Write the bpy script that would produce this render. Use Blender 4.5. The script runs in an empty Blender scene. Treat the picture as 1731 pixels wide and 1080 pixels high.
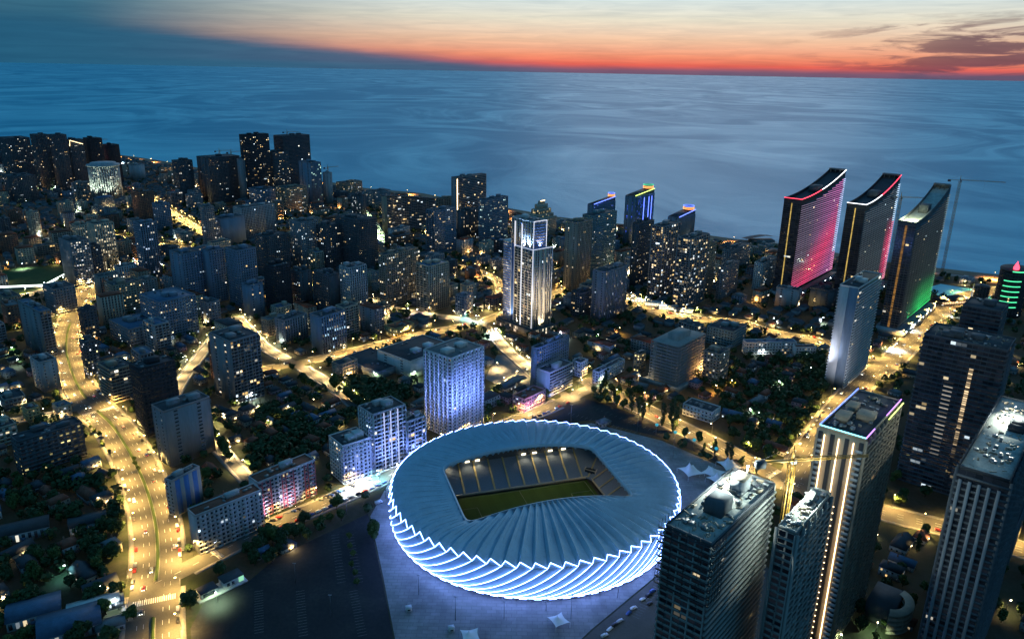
import bpy, math, random
import numpy as np
random.seed(7); rng = np.random.default_rng(7)
S = bpy.context.scene
COL = S.collection
PI = math.pi
# ------------------------------------------------------------------ camera (drone 300 m above the ground)
IW, IH, FPX, CAMH = 1731.0, 1080.0, 1290.0, 300.0
CX, CY = IW/2, IH/2
PITCH, ROLL = math.radians(18.15), math.radians(1.05)
FW = np.array([0, math.cos(PITCH), -math.sin(PITCH)])
_r0 = np.array([1.0, 0, 0]); _d0 = np.cross(FW, _r0)
RT = math.cos(ROLL)*_r0 - math.sin(ROLL)*_d0
DN = math.sin(ROLL)*_r0 + math.cos(ROLL)*_d0
from mathutils import Matrix, Vector
cam = bpy.data.cameras.new('camera'); cam_o = bpy.data.objects.new('camera', cam); COL.objects.link(cam_o)
cam.sensor_fit = 'HORIZONTAL'; cam.sensor_width = 36.0; cam.lens = 36.0*FPX/IW
cam.clip_start = 1.0; cam.clip_end = 200000.0
cam_o.matrix_world = Matrix(((RT[0], -DN[0], -FW[0], 0), (RT[1], -DN[1], -FW[1], 0), (RT[2], -DN[2], -FW[2], CAMH), (0, 0, 0, 1)))
S.camera = cam_o
S.render.resolution_x, S.render.resolution_y = 1024, 638
S.view_settings.view_transform = 'Standard'; S.view_settings.look = 'None'
S.view_settings.exposure = 0.1; S.view_settings.gamma = 1.0
S.view_settings.use_curve_mapping = False
S.cycles.use_denoising = True
S.cycles.max_bounces = 4; S.cycles.diffuse_bounces = 2; S.cycles.glossy_bounces = 2
S.cycles.transmission_bounces = 2; S.cycles.transparent_max_bounces = 4
S.cycles.sample_clamp_indirect = 2.0; S.cycles.sample_clamp_direct = 0.0
S.cycles.caustics_reflective = False; S.cycles.caustics_refractive = False

# ------------------------------------------------------------------ node helper
class NT:
    def __init__(s, tree): s.t = tree; s.n = tree.nodes; s.l = tree.links
    def new(s, typ, **kw):
        n = s.n.new(typ)
        for k, v in kw.items(): setattr(n, k, v)
        return n
    def set(s, sock, v):
        if hasattr(v, 'is_output') or isinstance(v, bpy.types.NodeSocket): s.l.new(v, sock)
        else: sock.default_value = v
    def math(s, op, a, b=0.0, c=0.0, clamp=False):
        n = s.new('ShaderNodeMath', operation=op); n.use_clamp = clamp
        s.set(n.inputs[0], a); s.set(n.inputs[1], b); s.set(n.inputs[2], c)
        return n.outputs[0]
    def maprange(s, v, a, b, c, d, smooth=False):
        n = s.new('ShaderNodeMapRange'); n.interpolation_type = 'SMOOTHSTEP' if smooth else 'LINEAR'
        for i, q in enumerate((v, a, b, c, d)): s.set(n.inputs[i], q)
        return n.outputs[0]
    def mix(s, f, a, b, mode='MIX'):
        n = s.new('ShaderNodeMix', data_type='RGBA', blend_type=mode)
        s.set(n.inputs[0], f); s.set(n.inputs[6], a); s.set(n.inputs[7], b)
        return n.outputs[2]
    def ramp(s, f, stops):
        n = s.new('ShaderNodeValToRGB'); e = n.color_ramp.elements
        while len(e) < len(stops): e.new(0.5)
        for i, (p, c) in enumerate(stops): e[i].position = p; e[i].color = (*c, 1)
        s.set(n.inputs[0], f); return n.outputs[0]
    def noise(s, vec, scale, detail=3, rough=0.5, dist=0.0):
        n = s.new('ShaderNodeTexNoise')
        if vec is not None: s.l.new(vec, n.inputs['Vector'])
        n.inputs['Scale'].default_value = scale; n.inputs['Detail'].default_value = detail
        n.inputs['Roughness'].default_value = rough; n.inputs['Distortion'].default_value = dist
        return n.outputs[0]
    def comb(s, x, y, z):
        n = s.new('ShaderNodeCombineXYZ'); s.set(n.inputs[0], x); s.set(n.inputs[1], y); s.set(n.inputs[2], z); return n.outputs[0]

# ------------------------------------------------------------------ world: afterglow sky (sun just set, 13 degrees right of the view axis)
SUN_AZ = math.radians(13.0)
world = bpy.data.worlds.new('World'); S.world = world; world.use_nodes = True
w = NT(world.node_tree); w.n.clear()
tc = w.new('ShaderNodeTexCoord'); sx = w.new('ShaderNodeSeparateXYZ'); w.l.new(tc.outputs['Generated'], sx.inputs[0])
X, Y, Z = sx.outputs
el = w.math('MULTIPLY', w.math('ARCSINE', Z), 57.2958)
az = w.math('MULTIPLY', w.math('ARCTAN2', X, Y), 57.2958)
hl = w.math('SQRT', w.math('ADD', w.math('MULTIPLY', X, X), w.math('ADD', w.math('MULTIPLY', Y, Y), 1e-5)))
cs = w.math('DIVIDE', w.math('ADD', w.math('MULTIPLY', X, math.sin(SUN_AZ)), w.math('MULTIPLY', Y, math.cos(SUN_AZ))), hl)
fe = w.math('SQRT', w.math('DIVIDE', w.math('MAXIMUM', el, 0.0), 90.0))
glow = w.ramp(fe, [(0.0, (0.55, 0.07, 0.07)), (0.07, (0.78, 0.13, 0.09)), (0.105, (0.84, 0.28, 0.16)), (0.15, (0.84, 0.52, 0.34)), (0.195, (0.76, 0.71, 0.57)),
                   (0.24, (0.58, 0.73, 0.77)), (0.33, (0.42, 0.64, 0.78)), (0.47, (0.22, 0.50, 0.70)), (0.67, (0.08, 0.25, 0.44)), (1.0, (0.035, 0.16, 0.34))])
away = w.ramp(fe, [(0.0, (0.018, 0.075, 0.15)), (0.15, (0.024, 0.10, 0.17)), (0.24, (0.05, 0.17, 0.25)), (0.47, (0.045, 0.18, 0.31)), (0.67, (0.035, 0.17, 0.34)), (1.0, (0.035, 0.16, 0.34))])
fac = w.maprange(cs, 0.74, 0.99, 0.0, 1.0, True)
sky = w.mix(fac, away, glow)
# long dark cloud bank lying on the horizon to the left, streaky clouds to the right
cv = w.comb(w.math('MULTIPLY', az, 0.10), w.math('MULTIPLY', el, 1.1), 0.0)
n1 = w.noise(cv, 1.0, 5, 0.6, 0.4)
topel = w.math('ADD', w.maprange(az, -34.0, 4.0, 2.5, -0.25), w.math('MULTIPLY', w.math('SUBTRACT', n1, 0.5), 1.0))
bank = w.maprange(w.math('SUBTRACT', topel, el), -0.85, 0.4, 0.0, 1.0, True)
bankcol = w.ramp(w.maprange(az, -34.0, 4.0, 0.0, 1.0), [(0.0, (0.016, 0.10, 0.185)), (0.45, (0.028, 0.115, 0.205)), (0.75, (0.05, 0.115, 0.20)), (1.0, (0.12, 0.10, 0.17))])
sky = w.mix(w.math('MULTIPLY', bank, 0.94), sky, bankcol)
cv2 = w.comb(w.math('MULTIPLY', w.math('ADD', az, w.math('MULTIPLY', el, -1.6)), 0.13), w.math('MULTIPLY', el, 1.0), 3.7)
n2 = w.noise(cv2, 1.3, 6, 0.62, 0.5)
m2 = w.math('MULTIPLY', w.maprange(az, 15.0, 30.0, 0.0, 1.0, True), w.maprange(el, 2.6, 4.3, 1.0, 0.0, True))
c2 = w.maprange(w.math('ADD', n2, w.math('MULTIPLY', m2, 0.16)), 0.56, 0.70, 0.0, 1.0, True)
sky = w.mix(w.math('MULTIPLY', w.math('MULTIPLY', c2, m2), 0.85), sky, (0.115, 0.055, 0.085, 1))
# faint grey veil right on the horizon line
veil = w.maprange(el, 0.0, 0.45, 1.0, 0.0, True)
sky = w.mix(w.math('MULTIPLY', veil, 0.75), sky, bankcol)
sky = w.mix(0.5, sky, w.mix(1.0, sky, w.ramp(w.noise(w.comb(w.math('MULTIPLY', az, 0.22), w.math('MULTIPLY', el, 3.2), 9.0), 1.0, 6, 0.6, 0.6), [(0.3, (0.72, 0.76, 0.82)), (0.7, (1.2, 1.16, 1.12))]), 'MULTIPLY'))
nish = w.new('ShaderNodeTexSky', sky_type='NISHITA'); nish.sun_disc = False
nish.sun_elevation = math.radians(-4.0); nish.sun_rotation = SUN_AZ; nish.altitude = 300
bg1 = w.new('ShaderNodeBackground'); w.l.new(nish.outputs[0], bg1.inputs[0]); bg1.inputs[1].default_value = 0.006
bg2 = w.new('ShaderNodeBackground'); w.l.new(sky, bg2.inputs[0]); bg2.inputs[1].default_value = 1.0
addw = w.new('ShaderNodeAddShader'); w.l.new(bg1.outputs[0], addw.inputs[0]); w.l.new(bg2.outputs[0], addw.inputs[1])
wo = w.new('ShaderNodeOutputWorld'); w.l.new(addw.outputs[0], wo.inputs[0])
# the set sun: only a very weak, very soft remnant from the afterglow
sun = bpy.data.lights.new('sun', 'SUN'); sun.energy = 0.24; sun.angle = math.radians(25); sun.color = (0.9, 0.82, 0.8)
sun_o = bpy.data.objects.new('sun', sun); COL.objects.link(sun_o)
sun_o.rotation_euler = (math.radians(78), 0, -SUN_AZ + PI)
sun_o.rotation_euler = Vector((-math.sin(SUN_AZ), -math.cos(SUN_AZ), -0.2)).to_track_quat('-Z', 'Y').to_euler()

# ------------------------------------------------------------------ survey helpers: photo measurement -> ground position
def G(x, y, z=0.0):
    v = FW + (x-CX)/FPX*RT + (y-CY)/FPX*DN
    t = (z-CAMH)/v[2]
    return np.array([v[0]*t, v[1]*t, z])
def P(p):
    q = np.asarray(p, float) - np.array([0, 0, CAMH]); k = q@FW
    return CX + FPX*(q@RT)/k, CY + FPX*(q@DN)/k
VPX, VPY = CX + FPX*RT[2]/FW[2], CY + FPX*DN[2]/FW[2]
def zat(b, yt):
    lo, hi = 0.0, 299.0
    for _ in range(50):
        m = (lo+hi)/2
        if P((b[0], b[1], m))[1] > yt: lo = m
        else: hi = m
    return lo
def survey(xl, xm, xr, yt, yb, yaw):
    """rectangle footprint from the outline of a block: near corner at xm, roof corners at xl and xr"""
    k = (yb-yt)/(VPY-yt); xb = xm + (VPX-xm)*k
    b = G(xb, yb); z = zat(b, yt)
    q0 = np.array([b[0], b[1], z-CAMH])
    out = []
    for ang, xe in ((yaw, xr), (yaw+PI/2, xl)):
        u = np.array([math.cos(ang), math.sin(ang), 0]); wv = FPX*RT - (xe-CX)*FW
        out.append(-(q0@wv)/(u@wv))
    return b, z, out[0], out[1]

# ------------------------------------------------------------------ mesh builder
BOXF = np.array([[0,1,2,3],[5,4,7,6],[4,0,3,7],[1,5,6,2],[3,2,6,7],[4,5,1,0]])
class MB:
    def __init__(s): s.v = []; s.f = []; s.n = 0; s.att = []; s.mi = []
    def add(s, v, f, att=None, mi=0):
        v = np.asarray(v, float).reshape(-1, 3)
        for ff in (f if isinstance(f, list) else [f]):
            ff = np.atleast_2d(np.asarray(ff, int)) + s.n
            s.f.append(ff); s.mi.append(np.full(len(ff), mi, int))
            if att is None: s.att.append(np.zeros((len(ff), 3)))
            else: s.att.append(np.broadcast_to(np.asarray(att, float), (len(ff), 3)))
        s.v.append(v); s.n += len(v); return s
    def fbox(s, fr, s0, s1, z0, z1, d0, d1, att=None, mi=0):
        o, t, n = fr
        s0, s1, z0, z1, d0, d1 = [np.atleast_1d(np.asarray(a, float)) for a in np.broadcast_arrays(s0, s1, z0, z1, d0, d1)]
        N = len(s0)
        pts = []
        for d in (d1, d0):
            for (a, zz) in ((s0, z0), (s1, z0), (s1, z1), (s0, z1)):
                p = o + a[:, None]*t + d[:, None]*n; p[:, 2] = o[2] + zz; pts.append(p)
        V = np.stack(pts, 1).reshape(-1, 3)
        F = (np.arange(N)[:, None, None]*8 + BOXF[None]).reshape(-1, 4)
        if att is not None:
            att = np.asarray(att, float)
            if att.ndim == 2: att = np.repeat(att, 6, 0)
        return s.add(V, F, att, mi)
    def fquad(s, fr, s0, s1, z0, z1, d, att=None, mi=0):
        o, t, n = fr
        s0, s1, z0, z1, d = [np.atleast_1d(np.asarray(a, float)) for a in np.broadcast_arrays(s0, s1, z0, z1, d)]
        pts = []
        for (a, zz) in ((s0, z0), (s1, z0), (s1, z1), (s0, z1)):
            p = o + a[:, None]*t + d[:, None]*n; p[:, 2] = o[2] + zz; pts.append(p)
        V = np.stack(pts, 1).reshape(-1, 3)
        return s.add(V, np.arange(len(s0)*4).reshape(-1, 4), att, mi)
    def box(s, x0, x1, y0, y1, z0, z1, att=None, mi=0):
        return s.fbox((np.zeros(3), np.array([1., 0, 0]), np.array([0., -1, 0])), x0, x1, z0, z1, -np.asarray(y1, float), -np.asarray(y0, float), att, mi)
    def prism(s, poly, z0, z1, att=None, mi=0):
        poly = np.asarray(poly, float); n = len(poly)
        V = np.concatenate([np.c_[poly, np.full(n, z0)], np.c_[poly, np.full(n, z1)]])
        F = [np.array([[i, (i+1) % n, n+(i+1) % n, n+i] for i in range(n)]), np.arange(n, 2*n)[None], np.arange(n)[::-1][None]]
        return s.add(V, F, att, mi)
    def tube(s, pts, r, k=4, att=None, mi=0, closed=False):
        pts = np.asarray(pts, float); n = len(pts); r = np.broadcast_to(np.asarray(r, float), (n,))
        T = np.gradient(pts, axis=0); T /= np.linalg.norm(T, axis=1)[:, None] + 1e-9
        up = np.where(np.abs(T[:, 2:3]) > 0.9, np.array([[1., 0, 0]]), np.array([[0, 0, 1.]]))
        A = np.cross(T, up); A /= np.linalg.norm(A, axis=1)[:, None]; B = np.cross(A, T)
        an = np.arange(k)*2*PI/k + PI/k
        V = pts[:, None] + r[:, None, None]*(np.cos(an)[None, :, None]*A[:, None] + np.sin(an)[None, :, None]*B[:, None])
        F = [[i*k+j, i*k+(j+1) % k, (i+1)*k+(j+1) % k, (i+1)*k+j] for i in range(n-1) for j in range(k)]
        f = [np.array(F)]
        f += [np.arange(k)[::-1][None], (np.arange(k)+(n-1)*k)[None]]
        return s.add(V, f, att, mi)
    def lathe(s, prof, k=12, c=(0, 0), att=None, mi=0):
        an = np.arange(k)*2*PI/k
        V = np.concatenate([np.c_[c[0]+r*np.cos(an), c[1]+r*np.sin(an), np.full(k, z)] for r, z in prof])
        n = len(prof)
        F = [np.array([[i*k+j, i*k+(j+1) % k, (i+1)*k+(j+1) % k, (i+1)*k+j] for i in range(n-1) for j in range(k)]),
             np.arange(k)[::-1][None], (np.arange(k)+(n-1)*k)[None]]
        return s.add(V, F, att, mi)
    def grid(s, P3, att=None, mi=0):
        P3 = np.asarray(P3, float); a, b = P3.shape[:2]
        F = [[i*b+j, i*b+j+1, (i+1)*b+j+1, (i+1)*b+j] for i in range(a-1) for j in range(b-1)]
        return s.add(P3.reshape(-1, 3), np.array(F), att, mi)
    def mesh(s, name, mats, use_att=False, smooth=False):
        me = bpy.data.meshes.new(name)
        V = np.concatenate(s.v) if s.v else np.zeros((0, 3))
        me.vertices.add(len(V)); me.vertices.foreach_set('co', V.astype(np.float32).ravel())
        li = np.concatenate([f.ravel() for f in s.f]); tot = np.concatenate([np.full(len(f), f.shape[1]) for f in s.f])
        st = np.concatenate([[0], np.cumsum(tot)[:-1]])
        me.loops.add(len(li)); me.loops.foreach_set('vertex_index', li.astype(np.int32))
        me.polygons.add(len(tot)); me.polygons.foreach_set('loop_start', st.astype(np.int32)); me.polygons.foreach_set('loop_total', tot.astype(np.int32))
        mats = mats if isinstance(mats, (list, tuple)) else [mats]
        for m in mats: me.materials.append(M[m] if isinstance(m, str) else m)
        if len(mats) > 1: me.polygons.foreach_set('material_index', np.concatenate(s.mi).astype(np.int32))
        if smooth: me.polygons.foreach_set('use_smooth', np.ones(len(tot), bool))
        me.update(calc_edges=True)
        if use_att:
            a = me.attributes.new('lit', 'FLOAT_COLOR', 'FACE')
            A = np.concatenate(s.att); a.data.foreach_set('color', np.c_[A, np.ones(len(A))].astype(np.float32).ravel())
        return me
    def build(s, name, mats, parent=None, stuff=False, use_att=False, smooth=False):
        if not s.v: return None
        return link(name, s.mesh(name, mats, use_att, smooth), parent, stuff)
def link(name, data, parent=None, stuff=False):
    o = bpy.data.objects.new(name, data); COL.objects.link(o)
    if parent is not None: o.parent = parent
    if stuff: o['kind'] = 'stuff'
    return o
def tag(o, label, cat, group=None):
    o['label'] = label; o['category'] = cat
    if group: o['group'] = group
    return o
def thing(name, label, cat, loc=(0, 0, 0), rz=0.0, group=None):
    o = link(name, None); o.location = loc; o.rotation_euler = (0, 0, rz); o.empty_display_size = 1.0
    return tag(o, label, cat, group)
def struct(o): o['kind'] = 'structure'; return o
def copy_tree(o, parent=None):
    c = o.copy(); COL.objects.link(c); c.parent = parent
    for ch in o.children: copy_tree(ch, c)
    return c
ORD = 'first second third fourth fifth sixth seventh eighth ninth tenth eleventh twelfth thirteenth fourteenth fifteenth sixteenth seventeenth eighteenth nineteenth twentieth'.split()
def ordw(i):
    if i < 20: return ORD[i]
    n = i+1; return f"{n}{'th' if 10 <= n % 100 <= 20 else {1:'st',2:'nd',3:'rd'}.get(n % 10, 'th')}"

# ------------------------------------------------------------------ materials
M = {}
def newmat(name):
    m = bpy.data.materials.new(name); m.use_nodes = True; M[name] = m
    t = NT(m.node_tree); b = t.n['Principled BSDF']; return m, t, b
def solid(name, col, rough=0.7, metal=0.0, var=0.25, scale=0.25, spec=0.35, streak=False):
    m, t, b = newmat(name)
    tc = t.new('ShaderNodeTexCoord'); vec = tc.outputs['Object']
    mp = t.new('ShaderNodeMapping'); t.l.new(vec, mp.inputs[0]); mp.inputs['Scale'].default_value = (1, 1, 0.15 if streak else 1)
    oi = t.new('ShaderNodeObjectInfo')
    n1 = t.noise(mp.outputs[0], scale, 4, 0.6); n2 = t.noise(mp.outputs[0], scale*7, 3, 0.6)
    f = t.math('ADD', t.math('MULTIPLY', n1, 0.65), t.math('MULTIPLY', n2, 0.35))
    c0 = tuple(max(0, c*(1-var*1.3)) for c in col); c1 = tuple(min(1, c*(1+var)) for c in col)
    colr = t.ramp(f, [(0.3, c0), (0.7, c1)])
    t.set(b.inputs['Base Color'], colr); b.inputs['Roughness'].default_value = rough; b.inputs['Metallic'].default_value = metal
    b.inputs['Specular IOR Level'].default_value = spec
    return m
def emis(name, col, st, sample=True):
    m, t, b = newmat(name)
    b.inputs['Base Color'].default_value = (*[c*0.3 for c in col], 1)
    b.inputs['Emission Color'].default_value = (*col, 1); b.inputs['Emission Strength'].default_value = st
    if not sample: m.cycles.emission_sampling = 'NONE'
    return m
def emis_att(name, st, base=(0.02, 0.025, 0.035), rough=0.12, sample=False):
    m, t, b = newmat(name)
    a = t.new('ShaderNodeAttribute'); a.attribute_name = 'lit'
    b.inputs['Base Color'].default_value = (*base, 1); b.inputs['Roughness'].default_value = rough
    t.l.new(a.outputs['Color'], b.inputs['Emission Color']); b.inputs['Emission Strength'].default_value = st
    if not sample: m.cycles.emission_sampling = 'NONE'
    return m
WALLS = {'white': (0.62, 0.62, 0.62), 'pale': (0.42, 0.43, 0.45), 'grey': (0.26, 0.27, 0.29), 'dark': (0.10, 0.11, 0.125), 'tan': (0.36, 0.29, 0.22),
         'beige': (0.48, 0.42, 0.33), 'bluegrey': (0.20, 0.26, 0.34), 'brick': (0.26, 0.13, 0.09), 'pink': (0.50, 0.28, 0.30), 'conc': (0.30, 0.30, 0.285), 'teal': (0.16, 0.27, 0.30), 'cobalt': (0.09, 0.22, 0.55),
         'red': (0.35, 0.10, 0.11), 'black': (0.035, 0.04, 0.05), 'yellow': (0.5, 0.4, 0.2)}
for k, c in WALLS.items(): solid('wall_'+k, c, 0.8, var=0.22, scale=0.12, streak=True)
solid('roof_dark', (0.06, 0.065, 0.075), 0.85, scale=0.15); solid('roof_grey', (0.17, 0.18, 0.19), 0.85, scale=0.15)
solid('roof_concrete', (0.42, 0.43, 0.40), 0.85, var=0.4, scale=0.18); solid('roof_red', (0.22, 0.075, 0.045), 0.8, var=0.35, scale=0.4)
solid('roof_blue', (0.07, 0.13, 0.22), 0.55, scale=0.3); solid('roof_white', (0.5, 0.52, 0.52), 0.6, scale=0.2)
solid('steel', (0.22, 0.23, 0.24), 0.45, 0.6); solid('dark_steel', (0.05, 0.05, 0.055), 0.5, 0.4); solid('crane_yellow', (0.45, 0.24, 0.04), 0.5)
solid('glass_dark', (0.02, 0.03, 0.045), 0.1, spec=0.6, var=0.1); solid('rubber', (0.02, 0.02, 0.02), 0.8)
solid('bark', (0.07, 0.05, 0.035), 0.9, scale=2.0)
solid('paint_worn', (0.28, 0.28, 0.27), 0.7, var=0.5, scale=0.6); solid('pitch_line', (0.22, 0.24, 0.2), 0.8)
solid('kerb', (0.28, 0.27, 0.25), 0.85); solid('paving', (0.20, 0.19, 0.18), 0.85, scale=0.5); solid('paint_white', (0.75, 0.75, 0.72), 0.6, var=0.15, scale=1.0)
solid('membrane', (0.33, 0.50, 0.62), 0.45, var=0.13, scale=0.11, spec=0.45); solid('seat_blue', (0.20, 0.24, 0.30), 0.6, var=0.2, scale=1.5)
solid('tent_fabric', (0.75, 0.76, 0.78), 0.6, var=0.05)
emis_att('glazing', 1.0); emis_att('led_att', 1.0, rough=0.5, sample=True)
emis('led_ice', (0.22, 0.36, 1.0), 20.0); emis('led_white', (0.9, 0.93, 1.0), 4.0, False); emis('led_warm', (1.0, 0.72, 0.38), 4.5, False); emis('led_red', (1.0, 0.05, 0.09), 4.0, False)
emis('led_green', (0.1, 1.0, 0.45), 1.3, False); emis('led_blue', (0.12, 0.2, 1.0), 4.0, False); emis('led_violet', (0.5, 0.2, 1.0), 3.0, False)
emis('led_orange', (1.0, 0.35, 0.10), 3.5, False); emis('led_cyan', (0.05, 0.5, 0.7), 0.6, False); emis('led_yellowgreen', (0.7, 1.0, 0.2), 3.0, False)
emis('led_cyan_w', (0.25, 0.85, 1.0), 3.0, False); emis('led_soft', (0.8, 0.85, 1.0), 1.3, False)
emis('led_kiosk', (0.4, 1.0, 0.6), 0.7, False); emis('jet_glow', (0.75, 0.8, 0.8), 0.35, False); emis('led_wall', (0.85, 1.0, 0.85), 4.0, False)
emis('lamp_sodium', (1.0, 0.68, 0.25), 25.0, False); emis('lamp_white', (0.85, 0.95, 1.0), 30.0, False); emis('lamp_warm', (1.0, 0.78, 0.42), 25.0, False)
emis('flood_warm', (1.0, 0.86, 0.55), 4.0, False); emis('headlight', (1.0, 0.95, 0.8), 10.0, False); emis('taillight', (1.0, 0.04, 0.02), 3.0, False)
def leaf(name, c0, c1):
    m, t, b = newmat(name)
    oi = t.new('ShaderNodeObjectInfo'); tc = t.new('ShaderNodeTexCoord')
    n = t.noise(tc.outputs['Object'], 1.1, 3)
    f = t.math('ADD', t.math('MULTIPLY', n, 0.75), t.math('MULTIPLY', oi.outputs['Random'], 0.3))
    t.set(b.inputs['Base Color'], t.ramp(f, [(0.25, c0), (0.85, c1)])); b.inputs['Roughness'].default_value = 0.65
    b.inputs['Specular IOR Level'].default_value = 0.2
leaf('leaf_dark', (0.022, 0.045, 0.018), (0.06, 0.10, 0.035)); leaf('leaf_mid', (0.04, 0.075, 0.02), (0.10, 0.14, 0.04)); leaf('leaf_poplar', (0.03, 0.055, 0.025), (0.08, 0.115, 0.05))
leaf('hedge', (0.03, 0.06, 0.015), (0.08, 0.12, 0.03))
CARCOL = {'white': (0.7, 0.7, 0.7), 'silver': (0.4, 0.42, 0.44), 'black': (0.02, 0.02, 0.025), 'grey': (0.13, 0.135, 0.14), 'red': (0.4, 0.03, 0.025), 'blue': (0.03, 0.08, 0.28)}
for k, c in CARCOL.items(): solid('paint_'+k, c, 0.3, 0.1, var=0.05, spec=0.5)
# asphalt, ground, grass, plaza, pitch, sea
def ground_mat(name, stops, s1, s2, rough=0.9, bump=0.0):
    m, t, b = newmat(name)
    geo = t.new('ShaderNodeNewGeometry'); p = geo.outputs['Position']
    f = t.math('ADD', t.math('MULTIPLY', t.noise(p, s1, 5, 0.6, 0.3), 0.6), t.math('MULTIPLY', t.noise(p, s2, 4, 0.65), 0.4))
    t.set(b.inputs['Base Color'], t.ramp(f, stops)); b.inputs['Roughness'].default_value = rough; b.inputs['Specular IOR Level'].default_value = 0.25
    return m
ground_mat('ground', [(0.32, (0.012, 0.022, 0.009)), (0.45, (0.022, 0.032, 0.015)), (0.57, (0.04, 0.04, 0.028)), (0.70, (0.07, 0.066, 0.055))], 0.02, 0.3)
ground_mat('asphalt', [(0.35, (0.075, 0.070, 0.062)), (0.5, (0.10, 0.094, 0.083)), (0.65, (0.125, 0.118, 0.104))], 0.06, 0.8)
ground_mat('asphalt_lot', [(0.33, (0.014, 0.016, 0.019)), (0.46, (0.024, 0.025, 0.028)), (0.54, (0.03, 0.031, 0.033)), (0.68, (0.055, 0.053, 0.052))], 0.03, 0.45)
ground_mat('plaza', [(0.35, (0.19, 0.185, 0.18)), (0.5, (0.25, 0.24, 0.235)), (0.65, (0.31, 0.30, 0.29))], 0.035, 0.6)
ground_mat('grass', [(0.35, (0.025, 0.05, 0.012)), (0.65, (0.06, 0.10, 0.025))], 0.15, 1.5)
ground_mat('sand', [(0.35, (0.16, 0.12, 0.085)), (0.65, (0.26, 0.20, 0.14))], 0.02, 0.3)
def plaza_mat():
    m, t, b = newmat('plaza_slabs')
    geo = t.new('ShaderNodeNewGeometry'); p = geo.outputs['Position']; br = t.new('ShaderNodeTexBrick'); t.l.new(p, br.inputs['Vector']); br.inputs['Scale'].default_value = 0.085
    br.inputs['Mortar Size'].default_value = 0.014; br.inputs['Color1'].default_value = (0.24, 0.235, 0.23, 1); br.inputs['Color2'].default_value = (0.19, 0.187, 0.185, 1); br.inputs['Mortar'].default_value = (0.15, 0.148, 0.145, 1)
    n = t.noise(p, 0.05, 5, 0.65, 0.4); t.set(b.inputs['Base Color'], t.mix(0.75, br.outputs[0], t.mix(1.0, br.outputs[0], t.ramp(n, [(0.3, (0.5, 0.5, 0.5)), (0.65, (1.3, 1.3, 1.3))]), 'MULTIPLY'))); b.inputs['Roughness'].default_value = 0.75
plaza_mat()
def pitch_mat():
    m, t, b = newmat('pitch_turf')
    tc = t.new('ShaderNodeTexCoord'); sp = t.new('ShaderNodeSeparateXYZ'); t.l.new(tc.outputs['Object'], sp.inputs[0])
    st = t.math('GREATER_THAN', t.math('SINE', t.math('MULTIPLY', sp.outputs[0], 2*PI/11.0)), 0.0)
    n = t.noise(tc.outputs['Object'], 0.5, 4)
    a = t.mix(st, (0.026, 0.075, 0.010, 1), (0.034, 0.09, 0.013, 1)); c = t.mix(t.math('MULTIPLY', n, 0.6), a, (0.035, 0.068, 0.010, 1))
    t.set(b.inputs['Base Color'], c); b.inputs['Roughness'].default_value = 0.85; b.inputs['Specular IOR Level'].default_value = 0.15
pitch_mat()
def sea_mat():
    m, t, b = newmat('sea_water')
    geo = t.new('ShaderNodeNewGeometry'); sp = t.new('ShaderNodeSeparateXYZ'); t.l.new(geo.outputs['Position'], sp.inputs[0])
    px, py = sp.outputs[0], sp.outputs[1]
    # slicks and currents: long warped bands, wider farther out
    wv = t.comb(t.math('MULTIPLY', px, 0.00062), t.math('MULTIPLY', py, 0.00040), 0.0)
    wn = t.new('ShaderNodeTexNoise'); t.l.new(wv, wn.inputs['Vector']); wn.inputs['Scale'].default_value = 0.8; wn.inputs['Detail'].default_value = 2.0
    off = t.new('ShaderNodeVectorMath', operation='MULTIPLY_ADD'); t.l.new(wn.outputs['Color'], off.inputs[0]); off.inputs[1].default_value = (2.2, 2.4, 0); t.l.new(wv, off.inputs[2])
    sl = t.noise(off.outputs[0], 1.0, 6, 0.5, 2.4)
    s2 = t.maprange(sl, 0.40, 0.64, 0.0, 1.0, True)
    rid = t.maprange(t.math('ABSOLUTE', t.math('SUBTRACT', t.noise(off.outputs[0], 1.25, 5, 0.55, 1.6), 0.5)), 0.0, 0.055, 1.0, 0.0, True)
    fv = t.comb(t.math('MULTIPLY', px, 0.0024), t.math('MULTIPLY', py, 0.0042), 2.0)
    fine = t.maprange(t.noise(fv, 1.0, 5, 0.6, 0.8), 0.50, 0.72, 0.0, 1.0, True)
    # gentle swell
    bv = t.comb(t.math('MULTIPLY', px, 0.05), t.math('MULTIPLY', py, 0.09), 0.0)
    bn = t.noise(bv, 1.0, 4, 0.6)
    bp = t.new('ShaderNodeBump'); bp.inputs['Strength'].default_value = 0.5; bp.inputs['Distance'].default_value = 3.0
    t.l.new(bn, bp.inputs['Height']); t.l.new(bp.outputs[0], b.inputs['Normal'])
    mixf = t.math('ADD', t.math('MULTIPLY', s2, 0.52), t.math('ADD', t.math('MULTIPLY', fine, 0.22), t.math('MULTIPLY', rid, 0.18)))
    t.set(b.inputs['Base Color'], t.mix(mixf, (0.006, 0.37, 0.53, 1), (0.26, 0.84, 0.95, 1)))
    t.set(b.inputs['Roughness'], t.maprange(mixf, 0.0, 1.0, 0.55, 0.45))
    b.inputs['Specular IOR Level'].default_value = 0.16
sea_mat()
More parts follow.
